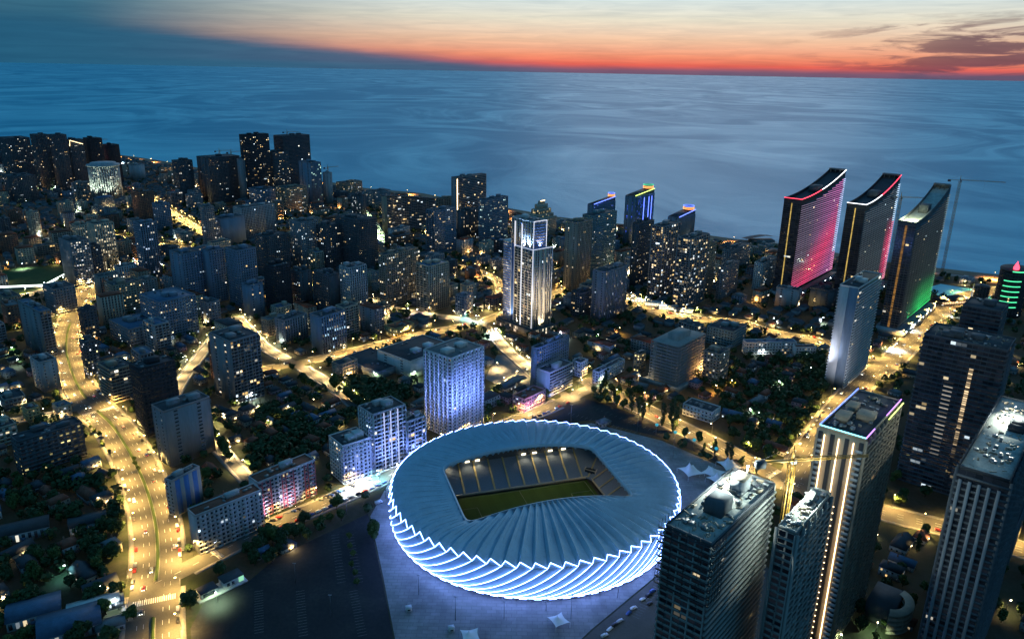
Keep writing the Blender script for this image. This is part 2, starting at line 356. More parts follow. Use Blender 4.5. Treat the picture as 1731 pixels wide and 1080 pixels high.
# ------------------------------------------------------------------ setting: sea, land, roads
def catmull(pts, step=8.0):
    pts = [np.asarray(p, float)[:2] for p in pts]
    pts = [2*pts[0]-pts[1]] + pts + [2*pts[-1]-pts[-2]]
    out = []
    for i in range(1, len(pts)-2):
        p0, p1, p2, p3 = pts[i-1:i+3]; n = max(2, int(np.hypot(*(p2-p1))/step))
        for k in range(n):
            t = k/n
            out.append(0.5*((2*p1)+(-p0+p2)*t+(2*p0-5*p1+4*p2-p3)*t*t+(-p0+3*p1-3*p2+p3)*t**3))
    out.append(pts[-2]); return np.array(out)
def offset(line, d):
    T = np.gradient(line, axis=0); T /= np.linalg.norm(T, axis=1)[:, None]+1e-9
    return line + np.c_[-T[:, 1], T[:, 0]]*d
def ribbon(name, a, b, z, mat, parent=None):
    P3 = np.stack([np.c_[a, np.full(len(a), z)], np.c_[b, np.full(len(b), z)]], 1)
    return MB().grid(P3[:, ::-1]).build(name, mat, parent)
def near_line(p, line, d):
    return np.min(np.sum((line-np.asarray(p)[:2])**2, 1)) < d*d
def in_poly(p, poly):
    x, y = p[0], p[1]; c = False; n = len(poly); j = n-1
    for i in range(n):
        xi, yi = poly[i][:2]; xj, yj = poly[j][:2]
        if (yi > y) != (yj > y) and x < (xj-xi)*(y-yi)/(yj-yi)+xi: c = not c
        j = i
    return c

sea = MB().add([(-70000, -3000, -2), (70000, -3000, -2), (70000, 90000, -2), (-70000, 90000, -2)], [[0, 1, 2, 3]]).build('sea', 'sea_water'); struct(sea)
COAST_PX = [(-260, 232), (-80, 238), (0, 243), (90, 250), (201, 262), (290, 275), (330, 283), (450, 297), (563, 309), (616, 318), (670, 323), (713, 327), (764, 337), (864, 353), (943, 367), (983, 371), (1042, 378),
            (1108, 386), (1169, 394), (1240, 404), (1313, 412), (1409, 427), (1500, 443), (1573, 452), (1672, 463), (1760, 472), (1900, 486)]
coast = np.array([G(*p)[:2] for p in COAST_PX])
land = np.concatenate([coast[::-1], [[-6000, 3600], [-6000, -2500], [4500, -2500], [4500, 1000]]])
struct(MB().prism(land, -8.0, 0.0).build('ground', 'ground'))
co = catmull(coast, 30)
struct(ribbon('beach', offset(co, 2.0), offset(co, -28), 0.03, 'sand'))
struct(ribbon('seafront_path', offset(co, -31), offset(co, -47), 0.035, 'paving'))

ROADS = []   # name, centre line, width, lamp spacing, lamp power, sides
def road(name, px, width, median=False, zi=[0], walks=True):
    line = catmull([G(*p) for p in px], 8.0); z = 0.06+0.012*zi[0]; zi[0] += 1
    o = struct(ribbon(name, offset(line, width/2), offset(line, -width/2), z, 'asphalt'))
    ROADS.append(dict(name=name, line=line, w=width, z=z, walks=walks)); return ROADS[-1]
R1 = road('avenue', [(262, 1190), (258, 1080), (262, 1000), (267, 940), (262, 880), (246, 822), (222, 770), (192, 722), (160, 690), (136, 660), (119, 622), (112, 590), (115, 560), (126, 530), (141, 502), (160, 478), (180, 462)], 28)
R2 = road('street_by_stadium', [(262, 985), (300, 968), (420, 908), (520, 864), (600, 829), (650, 807), (700, 782), (760, 757), (815, 735), (870, 712), (930, 688), (985, 662), (1030, 640)], 15)
R3 = road('diagonal_road', [(985, 640), (1040, 668), (1090, 693), (1190, 742), (1290, 793), (1400, 838), (1500, 868), (1600, 893), (1731, 930)], 20)
R4 = road('coast_avenue', [(1330, 830), (1362, 775), (1412, 700), (1455, 650), (1505, 612), (1538, 580), (1575, 545), (1625, 505), (1690, 490), (1760, 485)], 24)
R5 = road('cross_street', [(400, 535), (450, 588), (505, 618), (560, 652), (612, 693), (640, 720)], 11)
R6 = road('market_street', [(440, 626), (512, 612), (580, 597), (640, 583), (720, 564), (800, 548), (860, 528), (930, 500), (1010, 470)], 16)
R7 = road('tower_street', [(820, 548), (850, 585), (880, 612), (925, 650), (975, 678)], 11)
R8 = road('lit_boulevard', [(1000, 492), (1080, 515), (1130, 532), (1200, 541), (1255, 546), (1295, 560), (1390, 578), (1440, 600), (1500, 612)], 20)
R9 = road('far_street', [(250, 335), (285, 357), (310, 372), (332, 386), (360, 402)], 16)
R10 = road('side_street', [(292, 672), (310, 640), (332, 610), (352, 583), (372, 560)], 9)
R11 = road('lane', [(352, 728), (366, 752), (395, 785), (420, 812)], 8)
R12 = road('upper_street', [(600, 500), (660, 520), (720, 532), (780, 540), (822, 548)], 12)
R13 = road('west_street', [(-40, 512), (40, 500), (105, 482), (150, 470), (200, 458), (260, 448)], 13)
R14 = road('valley_street', [(140, 690), (60, 705), (-40, 720)], 9)
R15 = road('hill_street', [(0, 420), (70, 405), (130, 400)], 10)
R16 = road('tunnel_street', [(650, 410), (640, 392), (628, 372), (610, 352)], 12)
R17 = road('tower_lane', [(425, 478), (480, 476), (540, 486), (600, 500)], 10)
R18 = road('court_street', [(655, 428), (700, 440), (770, 448), (835, 470), (850, 500)], 11)
R19 = road('valley_lane', [(190, 398), (240, 408), (300, 418), (345, 424), (400, 424)], 11)
# kerbed pavements beside the roads, left out where another road crosses
wk = 0
for ri, R in enumerate(ROADS):
    for sd in (1, -1):
        run = []; inner = offset(R['line'], sd*(R['w']/2)); outer = offset(R['line'], sd*(R['w']/2+3.0))
        ok = [not any(near_line(inner[i], Q['line'], Q['w']/2+7) for Q in ROADS if Q is not R) for i in range(len(inner))]
        i = 0
        while i < len(ok):
            if not ok[i]: i += 1; continue
            j = i
            while j < len(ok) and ok[j]: j += 1
            if j-i >= 3:
                a, b = inner[i:j], outer[i:j]; zt = 0.32
                prof = np.stack([np.c_[a, np.full(j-i, 0.01)], np.c_[a, np.full(j-i, zt)], np.c_[b, np.full(j-i, zt)], np.c_[b, np.full(j-i, 0.01)]], 1)
                struct(MB().grid(prof).build('pavement', 'paving'))
            i = j
# planted median of the avenue, split by the zebra crossing
def arc(line): return np.concatenate([[0], np.cumsum(np.hypot(*np.diff(line, axis=0).T))])
L1 = R1['line']; A1 = arc(L1)
def at_arc(line, s):
    A = arc(line); s = np.clip(s, 0, A[-1]-0.01); i = np.searchsorted(A, s, 'right')-1; f = (s-A[i])/(A[i+1]-A[i])
    T = (line[i+1]-line[i])/(A[i+1]-A[i]); return line[i]*(1-f)+line[i+1]*f, T
def arc_of_px(line, x, y):
    g = G(x, y)[:2]; i = np.argmin(np.sum((line-g)**2, 1)); return arc(line)[i]
zs = arc_of_px(L1, 262, 1011)
for (s0, s1) in ((0, zs-9), (zs+16, arc_of_px(L1, 160, 690)-6), (arc_of_px(L1, 150, 680)+6, arc_of_px(L1, 118, 545))):
    m = (A1 > s0) & (A1 < s1); ln = L1[m]
    if len(ln) < 3: continue
    a, b = offset(ln, 1.3), offset(ln, -1.3); n = len(ln)
    prof = np.stack([np.c_[a, np.full(n, 0.05)], np.c_[a, np.full(n, 0.3)], np.c_[b, np.full(n, 0.3)], np.c_[b, np.full(n, 0.05)]], 1)
    md = struct(MB().grid(prof).build('median_strip', 'kerb'))
    h = MB(); a, b = offset(ln, 0.95), offset(ln, -0.95); rz = 0.3+rng.uniform(0.5, 1.1, (n, 2))
    h.grid(np.stack([np.c_[a, np.full(n, 0.28)], np.c_[a, rz[:, 0]], np.c_[ln, rz.max(1)+0.15], np.c_[b, rz[:, 1]], np.c_[b, np.full(n, 0.28)]], 1))
    hd = h.build('median_hedge', 'hedge'); hd['kind'] = 'stuff'; tag(hd, 'low clipped hedge on the median, ' + ('nearest the camera before the zebra crossing' if s0 == 0 else 'longest run beyond the zebra crossing' if s0 < 200 else 'short far run past the bend'), 'hedge', 'hedges along the avenue median')
# painted lane lines and zebra crossings
def zebra(R, s, n, length=5.0, wfrac=0.9):
    p, T = at_arc(R['line'], s); Nn = np.array([-T[1], T[0]]); root = struct(link('zebra_crossing', None))
    root.location = (p[0], p[1], R['z']+0.02); root.rotation_euler = (0, 0, math.atan2(T[1], T[0]))
    wd = R['w']*wfrac; pit = wd/n
    me = MB().box(-length/2, length/2, -pit*0.27, pit*0.27, 0, 0.008).mesh('stripe', 'paint_white')
    for k in range(n):
        o = link('stripe', me, root); o.location = (0, -wd/2+pit*(k+0.5), 0)
zebra(R1, zs, 20, 5, .84); zebra(R1, arc_of_px(L1, 166, 694), 20, 5); zebra(R2, 40, 9, 4); zebra(R2, arc_of_px(R2['line'], 570, 842), 9, 4); zebra(R3, arc_of_px(R3['line'], 1300, 797), 11, 4)
def lane_lines(R, offs, dash=4.0, gap=8.0):
    mb = MB(); tot = arc(R['line'])[-1]; s = 0
    while s < tot-dash:
        for o in offs:
            p, T = at_arc(R['line'], s); q, _ = at_arc(R['line'], s+dash); N_ = np.array([-T[1], T[0]])
            c = [p+N_*(o-.11), p+N_*(o+.11), q+N_*(o+.11), q+N_*(o-.11)]
            mb.add([(*v, R['z']+0.012) for v in c], [[0, 3, 2, 1]])
        s += dash+gap
    o = mb.build('lane_marking', 'paint_white'); o['kind'] = 'structure'
lane_lines(R1, (-8.3, -4.9, 4.9, 8.3)); lane_lines(R2, (0,)); lane_lines(R3, (-3.4, 0, 3.4)); lane_lines(R4, (-5, 0, 5)); lane_lines(R8, (0,))
# stadium plaza, parking lots
SC = np.array([18.0, 471.0]); SYAW = math.radians(17.5)
def px_sheet(name, px, z, mat):
    pts = np.array([G(*p)[:2] for p in px]); o = MB().add([(x, y, z) for x, y in pts], [list(range(len(pts)))[::-1]]).build(name, mat); struct(o); return pts
PLAZA = px_sheet('plaza', [(632, 1180), (668, 1080), (648, 975), (626, 872), (655, 820), (760, 765), (850, 730), (1000, 715), (1120, 745), (1200, 780), (1262, 806), (1230, 850), (1190, 910), (1122, 962), (1000, 1063), (950, 1110), (900, 1180)], 0.035, 'plaza_slabs')
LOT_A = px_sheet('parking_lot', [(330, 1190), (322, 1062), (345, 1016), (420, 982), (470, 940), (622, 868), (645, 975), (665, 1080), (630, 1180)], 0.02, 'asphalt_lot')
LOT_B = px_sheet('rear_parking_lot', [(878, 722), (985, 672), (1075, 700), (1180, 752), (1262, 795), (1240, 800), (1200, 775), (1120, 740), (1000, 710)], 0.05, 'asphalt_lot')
LOT_C = px_sheet('side_parking', [(1003, 1064), (1124, 964), (1200, 905), (1300, 960), (1300, 1180), (905, 1180), (952, 1112)], 0.025, 'asphalt')
YARD = px_sheet('station_yard', [(820, 640), (852, 655), (905, 668), (910, 615), (870, 600), (840, 600)], 0.03, 'paving')
def stall_lines(px0, px1, n, length, name='stall_marking'):
    a, b = G(*px0)[:2], G(*px1)[:2]; d = (b-a)/np.hypot(*(b-a)); nn = np.array([-d[1], d[0]]); mb = MB()
    for k in range(n+1):
        c = a+(b-a)*k/n; q = [c-d*.08, c+d*.08, c+d*.08+nn*length, c-d*.08+nn*length]
        mb.add([(*v, 0.062) for v in q], [[0, 1, 2, 3]])
    struct(mb.build(name, 'paint_worn'))
for (p, q) in (((585, 905), (600, 985)), ((560, 905), (570, 985)), ((590, 1000), (605, 1075)), ((500, 1000), (505, 1075)), ((430, 1000), (430, 1070)), ((960, 700), (1080, 735)), ((1000, 690), (1130, 740)), ((1080, 1045), (1125, 985))):
    stall_lines(p, q, 16, 5.0)

# ------------------------------------------------------------------ stadium
st = thing('stadium', 'oval football stadium with folded petal roof outlined in ice blue light', 'stadium', (SC[0], SC[1], 0.0), SYAW)
NP = 70; STEP = 2*PI/NP; DLT = 0.50
def rim(th, r): return np.array([r*1.04*math.cos(th), r*1.0*math.sin(th)])
def inner(th):
    c, s_ = math.cos(th), math.sin(th); a, b, p = 57.8, 38.0, 16.0
    r = (abs(c/a)**p + abs(s_/b)**p)**(-1/p); x, y = r*c, r*s_
    z = 27.0 + 7.5*max(0.0, 1-(x/57)**2)*min(1.0, abs(y)/36.0)
    return np.array([x, y, z])
RB, ZB, RC, ZC = 94.5, 29.0, 96.6, 26.4
RBOT, ZBOT = 93.0, 3.4
def roofline(th, r, z, hi, n=7):
    p0 = np.array([*rim(th, r), z]); p1 = inner(th); out = []
    for k in range(n):
        t = k/(n-1); q = p0*(1-t)+p1*t; q[2] += (2.6 if hi > 0 else -0.2)*math.sin(PI*t**.7)
        out.append(q)
    out[-1][2] += hi
    return np.array(out)
def sweep(thC, n=13, dr=0.0):
    out = []
    for k in range(n):
        t = k/(n-1); th = thC - DLT*t; zz = ZC - (ZC-ZBOT)*(1-(1-t)**1.75)
        r = RC + (RBOT-RC)*t**1.3 + 1.6*math.sin(PI*t) + dr
        out.append(np.array([*rim(th, r), zz]))
    return np.array(out)
for i in range(NP):
    thB = i*STEP; thC = thB + 0.80*STEP; thN = thB+STEP
    lb, lc, ln = roofline(thB, RB, ZB, 0.9), roofline(thC, RC, ZC, -2.4), roofline(thN, RB, ZB, 0.9)
    mb = MB(); mb.grid(np.stack([lb, lc], 1)[:, ::-1]); mb.grid(np.stack([lc, ln], 1)[:, ::-1])
    und = np.array([0, 0, -0.9]); mb.grid(np.stack([lb+und, lc+und], 1)); mb.grid(np.stack([lc+und, ln+und], 1))
    for f in (.34, .68):
        sm_ = lb*(1-f)+lc*f + np.array([0, 0, .06]); mb.tube(sm_, .09, 3)
    rp = mb.build('roof_panel', 'membrane', st)
    # skin of the facade between two sweeping lines; its upper edge tucks in behind the next one
    s0, s1 = sweep(thC), sweep(thC+STEP, dr=-.45); s1m = 0.45*s0+0.55*s1; s1m[:, :2] *= 0.994
    fp = MB().grid(np.stack([s0, s1m, s1], 1)); 
    fp.add(np.array([s0[0], ln[0], s1[0]]), [[0, 1, 2]])
    fo = fp.build('facade_panel', 'membrane', st)
    pts = np.concatenate([[lb[0]], [lc[0]], s0[1:]]); out = pts.copy(); out[:, :2] *= 1.0025
    o = MB().tube(out, 0.15, 4).build('light_strip', 'led_ice', fo)
    o = MB().tube(np.array([lc[0], ln[0]])*np.array([1.0025, 1.0025, 1]), 0.10, 4).build('light_strip', 'led_ice', rp)
    # short bright bar at the foot and a stub column
    f0, f1 = np.array([*rim(thB, 94.2), 3.3]), np.array([*rim(thB+STEP*0.5, 94.2), 3.3])
    MB().tube([f0, f1], 0.2, 4).build('foot_light', 'led_ice', fo)
    c0 = rim(thB+STEP*0.75, 91.5); MB().tube([(*c0, 0), (*c0, 4.4)], 0.45, 6).build('column', 'wall_pale', st)
mb = MB(); th = np.linspace(0, 2*PI, 141)
mb.grid(np.stack([np.array([[*rim(t, 88.5), 0.0] for t in th]), np.array([[*rim(t, 88.5), 6.5] for t in th])], 1)[:, ::-1])
mb.build('concourse_wall', 'wall_dark', st)
mb = MB(); ring = [np.array([inner(t) + np.array([0, 0, dz]) for t in th]) for dz in (0.9, -1.6)]
outr = np.array([inner(t)*np.array([1.02, 1.02, 1]) + np.array([0, 0, 0.9]) for t in th])
mb.grid(np.stack([ring[1], ring[0], outr], 1)); mb.build('roof_edge_beam', 'membrane', st)
# pitch
MB().box(-60, 60, -40, 40, 0.02, 0.10).build('pitch_surround', 'asphalt_lot', st)
MB().box(-55, 55, -35.5, 35.5, 0.10, 0.16).build('pitch', 'pitch_turf', st)
mb = MB(); lw = 0.14; z0, z1 = 0.165, 0.175
def pl(x0, x1, y0, y1): mb.box(x0, x1, y0, y1, z0, z1)
for s_ in (-1, 1):
    pl(-52.5, 52.5, s_*34-lw, s_*34+lw); pl(*sorted((s_*52.5-lw, s_*52.5+lw)), -33.8, 33.8)
    pl(*sorted((s_*36-lw, s_*36+lw)), -20.1, 20.1); pl(*sorted((s_*47-lw, s_*47+lw)), -9.1, 9.1)
    for q in (-1, 1):
        pl(*sorted((s_*36.2, s_*52.3)), q*20.1-lw, q*20.1+lw); pl(*sorted((s_*47.2, s_*52.3)), q*9.1-lw, q*9.1+lw)
pl(-lw, lw, -33.8, 33.8)
for k in range(32):
    a0, a1 = k*2*PI/32, (k+1)*2*PI/32
    mb.add([(9.0*math.cos(a0), 9.0*math.sin(a0), z1), (9.3*math.cos(a0), 9.3*math.sin(a0), z1), (9.3*math.cos(a1), 9.3*math.sin(a1), z1), (9.0*math.cos(a1), 9.0*math.sin(a1), z1)], [[0, 1, 2, 3]])
mb.build('pitch_marking', 'pitch_line', st)
for s_ in (-1, 1):
    g = thing('goal', 'white football goal at the ' + ('right' if s_ > 0 else 'left') + ' end of the stadium pitch', 'goal')
    g.location = (*(SC + np.array([math.cos(SYAW)*52.5*s_, math.sin(SYAW)*52.5*s_])), 0.16); g.rotation_euler = (0, 0, SYAW)
    MB().tube([(0, -3.66, 0), (0, -3.66, 2.44), (0, 3.66, 2.44), (0, 3.66, 0)], 0.09, 6).build('goal_frame', 'paint_white', g)
    MB().tube([(s_*1.8, -3.66, 0), (s_*1.2, -3.66, 2.2), (s_*1.2, 3.66, 2.2), (s_*1.8, 3.66, 0)], 0.05, 4).build('net_support', 'steel', g)
# stands: stepped sections between stairs coloured yellow for the light on them
ROWS, TR, RISE = 24, 0.92, 0.58
def section(p0, p1, q0, q1, z0=1.4):
    """front edge p0-p1, back edge q0-q1 (local plan), stepped rows"""
    p0, p1, q0, q1 = map(np.asarray, (p0, p1, q0, q1)); L, R = [], []
    for k in range(ROWS+1):
        t = k/ROWS; a, b = p0*(1-t)+q0*t, p1*(1-t)+q1*t
        zb, zt = z0+RISE*max(0, k-1), z0+RISE*k
        if k: L.append((*a, zb)); R.append((*b, zb))
        else: L.append((*a, 0.1)); R.append((*b, 0.1))
        if k < ROWS: L.append((*a, zt)); R.append((*b, zt))
    return MB().grid(np.stack([np.array(L), np.array(R)], 1)).build('stand_section', 'seat_blue', st)
def stair(p, q, z0=1.4):
    p, q = np.asarray(p, float), np.asarray(q, float); d = (q-p)/np.hypot(*(q-p)); nn = np.array([-d[1], d[0]])*0.7
    a = [np.array([*(p+nn), z0+0.35]), np.array([*(q+nn), z0+RISE*ROWS+0.35])]; b = [np.array([*(p-nn), z0+0.35]), np.array([*(q-nn), z0+RISE*ROWS+0.35])]
    MB().grid(np.stack([np.array(a), np.array(b)], 1)).build('stair', 'wall_yellow', st)
fx, fy, D = 58.5, 38.5, ROWS*TR
for sy in (1, -1):
    xs = np.linspace(-fx+6, fx-6, 10)
    for k in range(9): section((xs[k]+.7, sy*fy), (xs[k+1]-.7, sy*fy), (xs[k]+.7, sy*(fy+D)), (xs[k+1]-.7, sy*(fy+D)))
    for k in range(10): stair((xs[k], sy*fy), (xs[k], sy*(fy+D)))
for sx_ in (1, -1):
    ys = np.linspace(-fy+6, fy-6, 6)
    for k in range(5): section((sx_*fx, ys[k]+.7), (sx_*fx, ys[k+1]-.7), (sx_*(fx+D), ys[k]+.7), (sx_*(fx+D), ys[k+1]-.7))
    for k in range(6): stair((sx_*fx, ys[k]), (sx_*(fx+D), ys[k]))
    for sy in (1, -1):
        c0 = np.array([sx_*(fx-6), sy*fy]); c1 = np.array([sx_*fx, sy*(fy-6)]); mid = np.array([sx_*(fx-1.8), sy*(fy-1.8)])
        b0 = np.array([sx_*(fx-6), sy*(fy+D)]); b1 = np.array([sx_*(fx+D), sy*(fy-6)]); bm = np.array([sx_*(fx+D*0.70), sy*(fy+D*0.70)])
        section(c0, mid, b0, bm); section(mid, c1, bm, b1); stair(mid, bm)
        # gateway tunnel in the corner
        e = np.array([sx_*(fx+3.0), sy*(fy+3.0)])
        tn = link('gateway', None, st)
mb = MB()
for sy in (1, -1): mb.box(-fx-3, fx+3, *sorted((sy*(fy-1.1), sy*(fy-0.7))), 0.1, 1.9)
for sx_ in (1, -1): mb.box(*sorted((sx_*(fx-0.1), sx_*(fx+0.3))), -fy+3, fy-3, 0.1, 1.9)
mb.build('front_wall', 'wall_beige', st)
for o in list(st.children):
    if o.name.startswith('gateway'): bpy.data.objects.remove(o)
for sx_ in (1, -1):
    for sy in (1, -1):
        gx, gy = sx_*(fx+2.2), sy*(fy+2.2); a = math.atan2(sy, sx_)
        g = link('gateway', None, st); g.location = (gx, gy, 0.1); g.rotation_euler = (0, 0, a)
        MB().box(-2.5, 6.0, -4.2, 4.2, 2.2, 5.6).build('tunnel_dark', 'wall_black', g)  # black box coloured in for the dark inside the tunnel
        MB().box(-2.9, 6.2, -4.9, -4.25, 0, 6.3).box(-2.9, 6.2, 4.25, 4.9, 0, 6.3).box(-2.9, -2.55, -4.25, 4.25, 5.7, 6.3).build('gate_frame', 'wall_beige', g)
mb = MB(); zc = 1.4+RISE*ROWS
for sy in (1, -1): mb.box(-fx+6, fx-6, *sorted((sy*(fy+D+0.3), sy*(fy+D+0.8))), 0, zc+6)
for sx_ in (1, -1): mb.box(*sorted((sx_*(fx+D+.3), sx_*(fx+D+.8))), -fy+6, fy-6, 0, zc+6)
mb.build('back_wall', 'wall_dark', st)
# lit boxes along the top of the far stand, and the warm light they cast
def lamp_light(name, typ, parent, loc, energy, col, radius=0.4, rot=None, size=1.6, blend=0.6):
    key = (name, typ, round(energy, 2), tuple(col), size)
    d = LD.get(key)
    if d is None:
        d = bpy.data.lights.new(name, typ); d.energy = energy; d.color = col; d.shadow_soft_size = radius
        if typ == 'SPOT': d.spot_size = size; d.spot_blend = blend
        LD[key] = d
    o = link(name, d, parent); o.location = loc
    if rot is not None: o.rotation_euler = rot
    return o
LD = {}
def aim(v): return Vector(v).to_track_quat('-Z', 'Y').to_euler()
for (x, sy) in ((-49, 1), (-34, 1), (-26, 1), (11, 1), (20, 1), (33, 1), (44, 1)):
    b = MB().box(x-1.7, x+1.7, fy+D-2.2, fy+D-1.8, zc+0.6, zc+1.8).build('stand_lamp', 'flood_warm', st)
    lamp_light('lamp_glow', 'SPOT', st, (x, fy+D-3.2, zc+2.0), 3800, (1, 0.82, 0.5), 0.8, aim((0, -1, -0.75)), 2.3, 0.8)
for k, yy in enumerate((-14, 6, 24)):
    MB().box(fx+D-1.6, fx+D-1.2, yy-6, yy+6, zc+0.5, zc+0.8).build('stand_lamp', 'flood_warm', st)
    lamp_light('lamp_glow', 'SPOT', st, (fx+D-3, yy, zc+2.0), 3800, (1, 0.82, 0.5), 0.8, aim((-1, 0, -0.75)), 2.3, 0.8)
# ------------------------------------------------------------------ buildings
YG = math.radians(50.0)
WARM = [(1.0, 0.72, 0.34), (1.0, 0.80, 0.48), (1.0, 0.62, 0.22), (0.95, 0.9, 0.75), (0.75, 0.9, 1.0)]
FOOT = []      # footprints (centre, half a, half b, yaw) kept clear of houses and trees
def faces_of(a, b, z=0.0):
    h, k = a/2, b/2
    return {'R': (np.array([-h, -k, z]), np.array([1., 0, 0]), np.array([0., -1, 0]), a), 'L': (np.array([-h, k, z]), np.array([0., -1, 0]), np.array([-1., 0, 0]), b),
            'B': (np.array([h, k, z]), np.array([-1., 0, 0]), np.array([0., 1, 0]), a), 'E': (np.array([h, -k, z]), np.array([0., 1, 0]), np.array([1., 0, 0]), b)}
def litcols(n, frac, rs, pal=None, gain=1.0):
    pal = np.array(pal or WARM); c = np.zeros((n, 3)); on = rs.random(n) < frac*0.72
    k = on.sum(); idx = rs.choice(len(pal), k, p=None if len(pal) != 5 else [0.25, 0.23, 0.12, 0.22, 0.18])
    c[on] = pal[idx]*(0.06+rs.random(k)**2.0*2.3*gain)[:, None]
    off = ~on; c[off] = np.array([0.006, 0.008, 0.012])*rs.random((off.sum(), 1))
    return c
def facade(Q, fr4, z0, z1, sty, lit, rs, pal=None, h=3.15, bay=3.4, gain=1.0):
    """Q: dict of MBs. Real recessed panes between proud bands and piers."""
    o, t, n, W = fr4; fr = (o, t, n)
    if sty == 'blank' or W < 3 or z1-z0 < 3: return
    nf = max(1, int(round((z1-z0)/h))); fh = (z1-z0)/nf; zk = z0+fh*np.arange(nf)
    if sty == 'sparse': bay = max(6.0, W/2.2)
    nb = max(1, int(round(W/bay))); bw = W/nb; sk = bw*np.arange(nb)
    SS, ZZ = np.meshgrid(sk, zk); SS, ZZ = SS.ravel(), ZZ.ravel(); N = len(SS)
    col = litcols(N, lit, rs, pal, gain)
    if N > 3:
        nx = rs.random(N) < .3; nx[0] = False; col[nx] = np.roll(col, 1, 0)[nx]*rs.uniform(.5, 1.0, (nx.sum(), 1))
    jl = np.tile(rs.uniform(-.10, .08, nb), nf)*bw; jr = np.tile(rs.uniform(-.10, .08, nb), nf)*bw; jz = (rs.random(N) < .25)*fh*rs.uniform(0, .22, N)
    if sty == 'grid':
        Q['glass'].fquad(fr, SS+bw*.28+jl, SS+bw*.72+jr, ZZ+fh*.30+jz, ZZ+fh*.80, 0.03, col)
        Q['band'].fbox(fr, 0, W, zk-fh*.20+(zk == z0)*fh*.2, zk+fh*.30, 0.0, 0.30)
        e = np.concatenate([sk, [W]]); Q['pier'].fbox(fr, np.maximum(e-bw*.22, 0), np.minimum(e+bw*.22, W), z0, z1, 0.0, 0.27)
    elif sty == 'ribs':
        Q['glass'].fquad(fr, SS+bw*.15, SS+bw*.85, ZZ+fh*.28, ZZ+fh*.9, 0.03, col)
        Q['band'].fbox(fr, 0, W, zk, zk+fh*.28, 0.0, 0.45)
        e = np.concatenate([sk, [W]]); Q['pier'].fbox(fr, np.maximum(e-bw*.17, 0), np.minimum(e+bw*.17, W), z0, z1+0.5, 0.0, 1.1)
    elif sty == 'balc':
        Q['glass'].fquad(fr, SS+bw*.10, SS+bw*.90, ZZ+fh*.10, ZZ+fh*.88, 0.03, col)
        Q['slab'].fbox(fr, 0.2, W-.2, zk-.12, zk+.12, 0.0, 1.45)
        msk = rs.random(N) < 0.85
        Q['rail'].fbox(fr, (SS+bw*.06)[msk], (SS+bw*.94)[msk], (ZZ+.13)[msk], (ZZ+1.05)[msk], 1.32, 1.42)
        e = np.concatenate([sk[::2], [W]]); Q['pier'].fbox(fr, np.maximum(e-.25, 0), np.minimum(e+.25, W), z0, z1, 0.0, 1.38)
    elif sty == 'mixed':
        Q['glass'].fquad(fr, SS+bw*.28+jl, SS+bw*.72+jr, ZZ+fh*.25+jz, ZZ+fh*.80, 0.03, col)
        Q['band'].fbox(fr, 0, W, zk-.1, zk+fh*.25, 0.0, 0.25)
        bb = (np.arange(nb) % 3 == 1); s3 = sk[bb]
        if len(s3):
            S3, Z3 = np.meshgrid(s3, zk); S3, Z3 = S3.ravel(), Z3.ravel()
            Q['rail'].fbox(fr, S3+bw*.05, S3+bw*.95, Z3-.1, Z3+1.0, 0.26, 1.35)
        e = np.concatenate([sk, [W]]); Q['pier'].fbox(fr, np.maximum(e-bw*.18, 0), np.minimum(e+bw*.18, W), z0, z1, 0.0, 0.22)
    elif sty == 'strip':
        Q['glass'].fquad(fr, SS+bw*.04, SS+bw*.96, ZZ+fh*.12, ZZ+fh*.9, 0.03, col)
        Q['slab'].fbox(fr, -.3, W+.3, zk-.15, zk+.75, 0.0, 1.1)
    elif sty == 'sparse':
        Q['glass'].fquad(fr, SS+bw*.42, SS+bw*.58, ZZ+fh*.35, ZZ+fh*.75, 0.03, col)
        Q['band'].fbox(fr, SS+bw*.40, SS+bw*.60, ZZ+fh*.28, ZZ+fh*.35, 0.0, 0.3)
        Q['band'].fbox(fr, SS+bw*.40, SS+bw*.60, ZZ+fh*.75, ZZ+fh*.79, 0.0, 0.3)
        Q['pier'].fbox(fr, [0, W*.5-.3, W-.6], [.6, W*.5+.3, W], z0, z1, 0.0, 0.22)
    elif sty == 'vert':      # solid ribs with small windows beside recessed balcony columns
        odd = np.tile(np.arange(nb) % 2 == 1, nf)
        ev = sk[np.arange(nb) % 2 == 0]; Q['pier'].fbox(fr, ev+bw*.04, ev+bw*.96, z0, z1+.6, 0.0, 1.3)
        Q['glass'].fquad(fr, (SS+bw*.33)[~odd], (SS+bw*.67)[~odd], (ZZ+fh*.32)[~odd], (ZZ+fh*.78)[~odd], 1.33, col[~odd])
        Q['glass'].fquad(fr, (SS+bw*.03)[odd], (SS+bw*.97)[odd], (ZZ+fh*.08)[odd], (ZZ+fh*.95)[odd], .03, col[odd])
        Q['rail'].fbox(fr, (SS+bw*.1)[odd], (SS+bw*.9)[odd], (ZZ)[odd], (ZZ+fh*.33)[odd], 0.04, 1.15)
    elif sty == 'columns':   # tall lit window columns
        Q['glass'].fquad(fr, SS+bw*.2, SS+bw*.8, ZZ+fh*.15, ZZ+fh*.85, 0.03, col)
        e = np.concatenate([sk, [W]]); Q['pier'].fbox(fr, np.maximum(e-bw*.25, 0), np.minimum(e+bw*.25, W), z0, z1+.4, 0.0, 0.8)
        Q['band'].fbox(fr, 0, W, zk-.1, zk+.15*fh, 0.0, 0.3)
def newQ(): return {k: MB() for k in ('glass', 'band', 'pier', 'rail', 'slab')}
